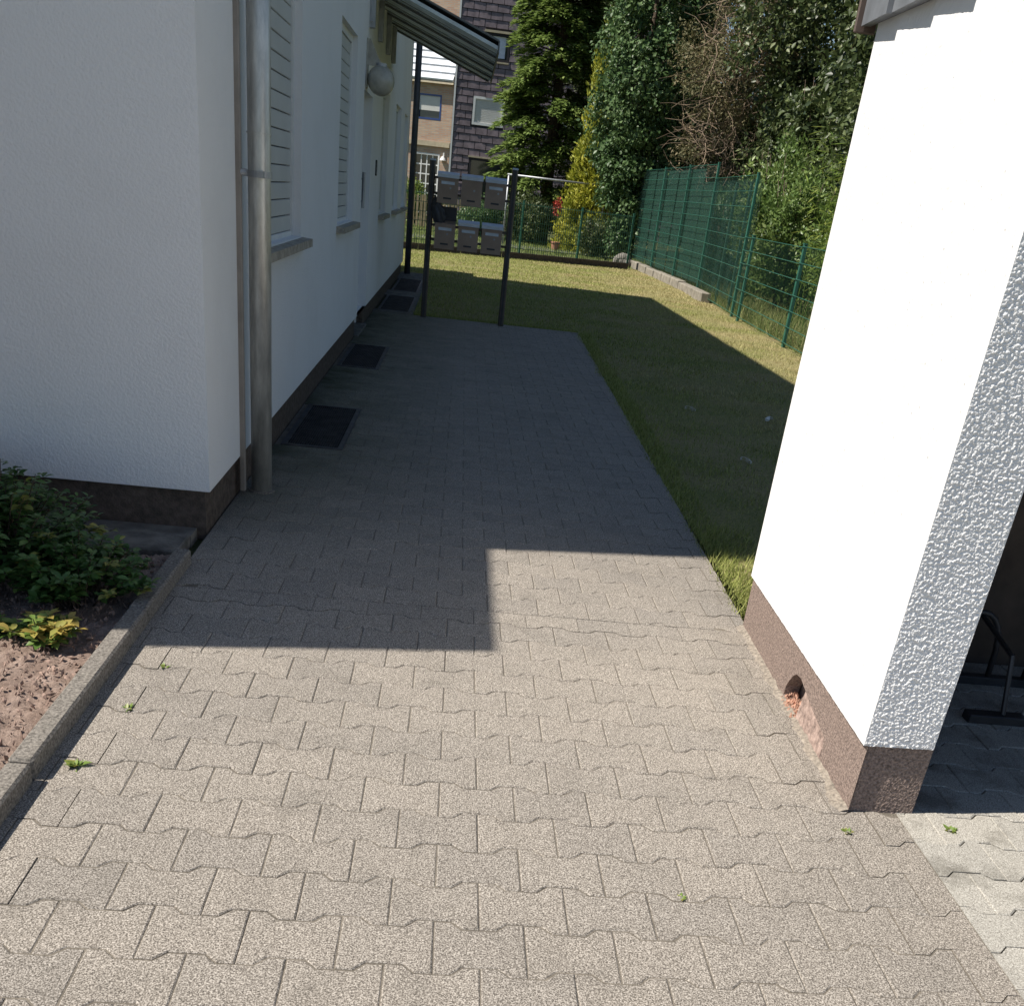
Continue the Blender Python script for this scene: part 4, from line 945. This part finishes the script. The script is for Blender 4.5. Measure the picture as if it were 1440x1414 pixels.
# feathery conifer beside the slate house: layered sprays on whorled boughs
def conifer(base, h, rmax, n_b, per, seed):
    rr = np.random.default_rng(seed); Ps = []; Ds = []; Ts = []; mb = MB(); b = np.array(base)
    mb.tube([base, (base[0], base[1], h*0.5), (base[0]+0.1, base[1], h)], [0.22, 0.14, 0.02], 9)
    for k in range(n_b):
        t = rr.uniform(0.06, 0.99); az = rr.uniform(0, 2*np.pi); ln = rmax*(1-t**2.2*0.75)*rr.uniform(0.65, 1.12); z = h*t
        dirh = np.array([np.cos(az), np.sin(az), 0])
        if k % 6 == 0: mb.tube([(b[0], b[1], z), tuple(b+dirh*ln*0.5+np.array([0, 0, z+0.15])), tuple(b+dirh*ln*0.95+np.array([0, 0, z-0.1]))], [0.03, 0.02, 0.008], 5)
        s = rr.uniform(0.25, 1.0, per)**0.7; side = rr.normal(0, 1, per)*0.16*(1.15-s)*ln+rr.normal(0, .05, per)
        tang = np.array([-dirh[1], dirh[0], 0])
        P = b+dirh*(s*ln)[:, None]+tang*side[:, None]; P[:, 2] = z+0.22*ln*s-0.34*ln*s**2.4+rr.normal(0, 0.045, per)-np.abs(side)*0.25
        D = dirh*0.9+tang*np.sign(side)[:, None]*rr.uniform(0.1, 0.9, per)[:, None]+np.stack([np.zeros(per), np.zeros(per), rr.uniform(-0.55, 0.25, per)], 1)
        Ps.append(P); Ds.append(D); Ts.append(np.clip(0.25*rr.uniform(0, 1)+0.55*s+rr.normal(0, .13, per), 0, 1))
    P = np.concatenate(Ps); D = np.concatenate(Ds); T = np.concatenate(Ts); n = len(P)
    L = rng.uniform(0.10, 0.24, n); V, F = leaves(P, D, unit(rdir(n)*0.45+np.array([0, 0, 1.0])), L, L*0.42, 0.1)
    return (V, F, np.repeat(T, 2)), mb
a, mb = conifer((2.75, 37.2, -0.035), 12.5, 1.95, 620, 210, 5)
plant('conifer', 'tall feathery green conifer in front of the slate-tiled house', 'tree', (2.75, 37.2, -0.035), 'l_conifer', [a], mb)
# golden cypress
prof = lambda t: (1-t)**0.75*0.98+0.03
mb = MB(); mb.tube([(4.0, 33.6, -0.035), (4.0, 33.6, 3), (4.05, 33.6, 5.5)], [0.1, 0.06, 0.01], 8)
plant('golden_cypress', 'slender yellow-gold cypress behind the far fence', 'tree', (4.0, 33.6, -0.035), 'l_gold', [crown((4.0, 33.6, 2.85), (1.0, 1.0, 2.85), 330, 75, 0.24, 0.16, 1.5, 0.6, prof, 0.35, -0.9, 0.35)], mb)
# ivy-clad tree at the fence corner
mb = MB(); limbs(mb, (4.48, 29.5, -0.035), 7.0, 0.20, 10, 1.6, 0.3, 3)
plant('ivy_clad_tree', 'tree wrapped in glossy dark ivy at the fence corner', 'tree', (4.48, 29.5, -0.035), 'l_ivy',
      [crown((4.60, 29.5, 4.6), (1.45, 1.3, 3.7), 380, 95, 0.34, 0.105, 0.9, 0.7, None, 0.4, 0.5, 0.75), crown((4.42, 29.0, 1.6), (0.45, 0.45, 1.45), 70, 80, 0.24, 0.095, 0.9, 0.5, None, 0.4, 0.5, 0.75), crown((4.1, 29.0, 2.3), (0.5, 0.5, 0.9), 40, 70, 0.24, 0.095, 0.9, 0.5, None, 0.4, 0.5, 0.75)], mb)
# half-dead shrub with bare tangled twigs
tw_ = MB(); rr = random.Random(9)
limbs(tw_, (6.6, 27.6, -0.035), 6.3, 0.12, 12, 1.6, 0.3, 6)
plant('half_dead_shrub', 'tall half-dead shrub with tangled bare brown twigs above the green fence', 'shrub', (6.6, 27.6, -0.035), 'l_brown', [crown((6.2, 26.9, 4.6), (1.5, 1.4, 2.3), 230, 80, 0.34, 0.085, 0.8, 0.45, None, 0.3, 0.2, 0.4)], tw_)
tg = MB()
for k in range(560):
    t = rr.random(); az = rr.uniform(1.9, 5.9); z = rr.uniform(2.3, 6.4); st = Vector((6.1+rr.uniform(-.8, .9), 26.6+rr.uniform(-1.0, .6), z))
    d = Vector((math.cos(az), math.sin(az)*0.9, rr.uniform(-0.8, 0.8))); ln = rr.uniform(0.4, 1.3); pts = [st]
    for s in range(4): d = (d+Vector((rr.gauss(0, .36), rr.gauss(0, .36), rr.gauss(-.03, .38)))).normalized(); pts.append(pts[-1]+d*ln/4)
    tg.tube(pts, [0.009, 0.007, 0.006, 0.004, 0.003], 3, False)
o = tg.build('twigs', M['twig'], bpy.data.objects['half_dead_shrub'], kind='stuff')
# dark broadleaf trees filling the boundary behind
GT = 'dark trees beyond the green fence'
for i, (x, y, h, rx, n, lab) in enumerate([(8.2, 25.0, 10.0, 2.3, 430, 'dark broadleaf tree directly behind the half-dead shrub'), (8.3, 19.5, 9.5, 2.2, 430, 'dark broadleaf tree behind the bright bushes and the bamboo'), (7.4, 33.0, 11.0, 2.4, 320, 'dark broadleaf tree behind the ivy-clad tree'), (10.5, 14.5, 9.0, 2.4, 220, 'dark broadleaf tree behind the bicycle shelter'), (5.6, 41.0, 13.0, 2.6, 340, 'dark broadleaf tree between conifer and golden cypress'), (11.5, 24.0, 11.5, 2.8, 300, 'large dark tree deepest behind the green fence'), (10.8, 31.0, 12.5, 3.0, 300, 'large dark tree far behind the half-dead shrub'), (9.5, 40.0, 13.5, 3.2, 300, 'large dark tree behind the ivy-clad tree and fence corner')]):
    mb = MB(); limbs(mb, (x, y, -0.035), h*0.9, 0.2, 11, rx*0.9, 0.2, i+20)
    plant('dark_tree', lab, 'tree', (x, y, -0.035), 'l_dark', [crown((x, y, h*0.56), (rx, rx, h*0.46), n, 80, 0.5, 0.13, 0.8, 0.6, None, 0.4, 0.3, 0.6)], mb, group=GT)
# hanging vine leaves on the dark trees' near side, and bright bushes behind the fence
def bush(name, lab, x, y, h, rx, leafm, n, per, size, asp=0.5, group=None, droop=-0.5):
    mb = MB(); rr = random.Random(int(x*100+y))
    for k in range(9):
        az = k*0.7; mb.tube([(x+0.1*math.cos(az), y+0.1*math.sin(az), -0.035), (x+rx*0.4*math.cos(az), y+rx*0.4*math.sin(az), h*0.5), (x+rx*0.6*math.cos(az), y+rx*0.6*math.sin(az), h*0.88)], [0.025, 0.015, 0.005], 5)
    plant(name, lab, 'bush', (x, y, -0.035), leafm, [crown((x, y, h*0.52), (rx, rx, h*0.48), n, per, 0.24, size, 1.2, 0.5, None, 0.3, droop, asp)], mb, 'bark', group, 'foliage', 'stems')
bush('leafy_bush', 'bright green upright bush rising above the low end of the netting', 6.0, 20.4, 2.95, 0.95, 'l_bright', 130, 80, 0.085)
bush('leafy_bush', 'bright green bush just beyond the end of the netting', 5.55, 17.7, 2.35, 0.80, 'l_bright', 120, 80, 0.08)
bush('leafy_bush', 'low yellowish green bush between netting and bamboo', 6.0, 15.9, 1.95, 0.75, 'l_bright', 100, 80, 0.075)
bush('leafy_bush', 'dark low bush showing through the green netting', 5.7, 23.3, 1.9, 0.7, 'l_ivy', 80, 80, 0.09)
bush('leafy_bush', 'small round yellow-green bush by the brick house door', -1.9, 40.5, 1.35, 0.55, 'l_bamboo', 60, 60, 0.09)
bush('leafy_bush', 'broad dark hedge bush below the conifer', 2.2, 35.2, 1.35, 0.9, 'l_dark', 110, 80, 0.09)
bush('leafy_bush', 'dark hedge bush behind the mailboxes near the picket fence', 0.6, 35.6, 1.1, 0.75, 'l_ivy', 90, 80, 0.08)
bush('leafy_bush', 'dense dark bush between golden cypress and fence corner', 3.9, 31.2, 0.95, 0.55, 'l_dark', 70, 80, 0.08)
for x_, y_, h_, r_, lab_ in ((7.3, 22.3, 4.6, 1.3, 'tall dark laurel bush behind the end of the netting'), (7.1, 18.3, 4.2, 1.2, 'tall dark laurel bush behind the bright bushes'), (7.6, 26.4, 5.2, 1.4, 'tall dark laurel bush right of the half-dead shrub'), (6.6, 30.6, 5.0, 1.4, 'tall dark laurel bush between ivy-clad tree and half-dead shrub'), (6.9, 14.6, 4.4, 1.2, 'tall dark laurel bush behind the bamboo')):
    bush('laurel_bush', lab_, x_, y_, h_, r_, 'l_dark', 200, 80, 0.12, 0.5, 'dark laurels beyond the green fence', 0.2)
# bamboo
bb_ = thing('bamboo', 'light green bamboo with arching leafy canes near the shelter wall', 'bamboo', (5.35, 15.0, -0.035))
cn_ = MB(); Pn = []; Dn = []
for k in range(46):
    az = rr.uniform(0, 6.28); bx_, by_ = 5.55+rr.uniform(-.45, .5), 15.0+rr.uniform(-.5, .7); h = rr.uniform(1.7, 3.0); d = Vector((math.cos(az), math.sin(az), 0)); pts = []
    for s in range(7): t = s/6; pts.append(Vector((bx_, by_, -0.03))+d*0.5*t**2.2+Vector((0, 0, h*t*(1-0.08*t))))
    cn_.tube(pts, [0.010-0.0012*s for s in range(7)], 5, False)
    for q in range(70):
        t = rr.uniform(0.35, 1); Pn.append(Vector((bx_, by_, -0.03))+d*0.5*t**2.2+Vector((rr.gauss(0, .09), rr.gauss(0, .09), h*t*(1-0.08*t)+rr.gauss(0, .05)))); a_ = rr.uniform(0, 6.28); Dn.append((math.cos(a_), math.sin(a_), rr.uniform(-0.7, 0.35)))
Pn = np.array([tuple(p) for p in Pn]); Dn = np.array(Dn); n = len(Pn); L = rng.uniform(0.12, 0.24, n)
V, F = leaves(Pn, Dn, unit(rdir(n)*0.3+np.array([0, 0, 1.0])), L, L*0.13)
np_mesh('foliage', V, F, M['l_bamboo'], bb_, np.repeat(rng.uniform(0, 1, n), 2)); cn_.build('canes', M['l_bamboo'], bb_)
# red flowers, pot and boulder behind the far fence
mb = MB(); mb.tube([(3.0, 34.6, -0.035), (3.0, 34.6, 1.2)], [0.03, 0.01], 6)
plant('flowering_shrub', 'small shrub with red flowers left of the golden cypress', 'shrub', (3.0, 34.6, -0.035), 'flower', [crown((3.0, 34.6, 1.15), (0.16, 0.16, 0.22), 22, 12, 0.10, 0.07)], mb, 'bark', None, 'flowers', 'stems')
[c for c in bpy.data.objects['flowering_shrub'].children if c.name.startswith('flowers')][0]['kind'] = 'stuff'
pt = thing('flower_pot', 'small terracotta pot on the grass beyond the far fence', 'pot', (2.85, 32.6, -0.035))
MB().tube([(2.85, 32.6, -0.035), (2.85, 32.6, 0.18)], [0.09, 0.13], 16).build('body', M['terracotta'], pt); MB().tube([(2.85, 32.6, 0.17), (2.85, 32.6, 0.22)], [0.14, 0.145], 16).build('rim', M['terracotta'], pt)
bm = bmesh.new(); bmesh.ops.create_icosphere(bm, subdivisions=4, radius=1)
for v_ in bm.verts: c = v_.co.copy(); v_.co = Vector((c.x*0.24, c.y*0.22, c.z*0.26))*(1+0.25*mnoise.noise(c*1.5)+0.06*mnoise.noise(c*5))
bm.verts.index_update()
MB().add([(v_.co.x+4.30, v_.co.y+28.1, v_.co.z*0.8+0.10) for v_ in bm.verts], [[v_.index for v_ in f.verts] for f in bm.faces]).build('boulder', M['boulder'], label='pale boulder behind the far fence beside the ivy trunk', cat='boulder'); bm.free()

# bed shrubs close to the camera
def bed_shrub(lab, c, r, h, n_stem, per, size, mat, seed, tipy=0.12):
    t = thing('bed_shrub', lab, 'shrub', (c[0], c[1], 0.0)); rr = random.Random(seed); st = MB(); P = []; D = []; T = []
    for k in range(n_stem):
        az = rr.uniform(0, 6.28); rad = r*math.sqrt(rr.random()); tip = Vector((c[0]+rad*math.cos(az), c[1]+rad*math.sin(az), h*(1-0.55*(rad/r)**2)*rr.uniform(0.7, 1.05)))
        b = Vector((c[0]+rad*0.35*math.cos(az), c[1]+rad*0.35*math.sin(az), 0.0)); midp = b.lerp(tip, 0.55)+Vector((0, 0, h*0.1))
        st.tube([b, midp, tip], [0.004, 0.0028, 0.0012], 5, False)
        yellow = rr.random() < tipy
        for q in range(per):
            s = rr.uniform(0.25, 1.0)**0.8; p0 = (b.lerp(midp, s/0.55) if s < 0.55 else midp.lerp(tip, (s-0.55)/0.45)); a_ = q*2.4+rr.uniform(-.3, .3)
            off = Vector((math.cos(a_), math.sin(a_), rr.uniform(-0.2, 0.6))); P.append(p0+off*0.006); D.append(off); T.append(rr.uniform(0.72, 1.0) if yellow and s > 0.72 else rr.uniform(0, 0.62))
    P = np.array([tuple(p) for p in P]); D = np.array([tuple(d) for d in D]); n = len(P); L = size*rng.uniform(0.6, 1.25, n)
    Nn = unit(rdir(n)*0.35+np.array([0, 0, 1.0])); D = unit(D); S = unit(np.cross(D, Nn)); U = np.cross(S, D); W = L*0.6; e = lambda a: a[:, None]
    pts = [P, P+D*e(L*.28)+S*e(W*.42)+U*e(W*.12), P+D*e(L*.62)+S*e(W*.45)+U*e(W*.12), P+D*e(L)-U*e(L*.10), P+D*e(L*.62)-S*e(W*.45)+U*e(W*.12), P+D*e(L*.28)-S*e(W*.42)+U*e(W*.12), P+D*e(L*.5)]
    V = np.stack(pts, 1).reshape(-1, 3); b0 = np.arange(n)*7
    F = np.concatenate([np.stack([b0+6, b0+i, b0+(i+1) % 6], 1)[:, None, :] for i in range(6)], 1).reshape(-1, 3)
    np_mesh('foliage', V, F, M[mat], t, np.repeat(np.array(T), 6)); st.build('stems', M['bark'], t)
bed_shrub('dense dark green shrub filling the bed below the white house wall', (-1.58, 3.42), 0.42, 0.42, 150, 36, 0.034, 'l_shrub', 1)
bed_shrub('smaller dark green shrub leaning over the concrete kerb', (-1.25, 3.28), 0.27, 0.25, 90, 34, 0.034, 'l_shrub', 2)
bed_shrub('tall dark green shrub close against the brown plinth', (-1.86, 3.66), 0.30, 0.47, 80, 36, 0.034, 'l_shrub', 3)
bed_shrub('sunlit yellow-green young shoot with reddish tips on the bark', (-1.22, 2.90), 0.10, 0.12, 20, 16, 0.038, 'l_young', 4, 0.5)
bed_shrub('bright green young shoot at the edge of the shrub shade', (-1.52, 2.98), 0.10, 0.12, 14, 14, 0.036, 'l_young', 8, 0.35)
bed_shrub('low round-leaved light green seedling on the sunlit bark', (-1.385, 2.92), 0.08, 0.085, 10, 10, 0.04, 'l_young', 5, 0.0)

# small weeds in the joints
def weed(lab, x, y, r, n, size, mat='l_young'):
    t = thing('weed', lab, 'weed', (x, y, -0.006)); a = rng.uniform(0, 6.28, n); P = np.stack([x+rng.normal(0, r*.15, n), y+rng.normal(0, r*.15, n), np.full(n, -0.004)], 1)
    D = np.stack([np.cos(a), np.sin(a), rng.uniform(0.15, 0.7, n)], 1); L = size*rng.uniform(0.6, 1.2, n)
    V, F = leaves(P, D, np.tile([-0.3, 0, 1.0], (n, 1)), L, L*0.5); np_mesh('leaf_rosette', V, F, M[mat], t, np.repeat(rng.uniform(0.2, .8, n), 2))
weed('star-shaped weed with broad leaves beside the kerb on the sunlit paving', -0.89, 2.22, 0.03, 16, 0.038)
weed('tiny pale weed at the edge of the house shadow', -0.83, 2.82, 0.02, 9, 0.022)
weed('thin weed sprout in a paving joint close to the kerb', -0.86, 2.54, 0.02, 10, 0.022)
weed('round moss tuft on the pale pavers before the shelter', 1.48, 2.19, 0.02, 60, 0.020)
weed('small weed at the foot of the shelter corner', 1.17, 2.15, 0.02, 10, 0.022)
weed('faint weed in a joint in the middle of the paving', 0.64, 1.83, 0.015, 8, 0.015)
# scraps of paper on the lawn
for lab, x, y, rz in (('white paper scrap on the shaded lawn nearest the shelter wall', 2.62, 8.05, 0.7), ('pale crumpled scrap on the shaded lawn closest to the paving', 1.98, 8.15, 2.6), ('narrow white scrap lying alone on the shaded lawn', 2.01, 6.46, 2.2)):
    b = MB(); c, s = math.cos(rz), math.sin(rz)
    gx = [(-0.045, -0.004), (-0.015, -0.008), (0.018, -0.003), (0.045, -0.006)]
    for u, v in gx: b.v += [(x+u*c-v*s, y+u*s+v*c, 0.022+0.012*math.sin(u*60)), (x+u*c-(v+0.013)*s, y+u*s+(v+0.013)*c, 0.028+0.010*math.cos(u*50))]
    for i in range(3): b.f.append((i*2, i*2+2, i*2+3, i*2+1))
    n0 = len(b.v); b.v += [(p[0], p[1], p[2]-0.016) for p in b.v[:n0]]; b.f += [tuple(n0+q for q in reversed(f)) for f in b.f[:3]]+[(0, 1, n0+1, n0), (6, n0+6, n0+7, 7)]
    b.build('paper_scrap', M['paper'], label=lab, cat='litter', group='litter on the lawn')
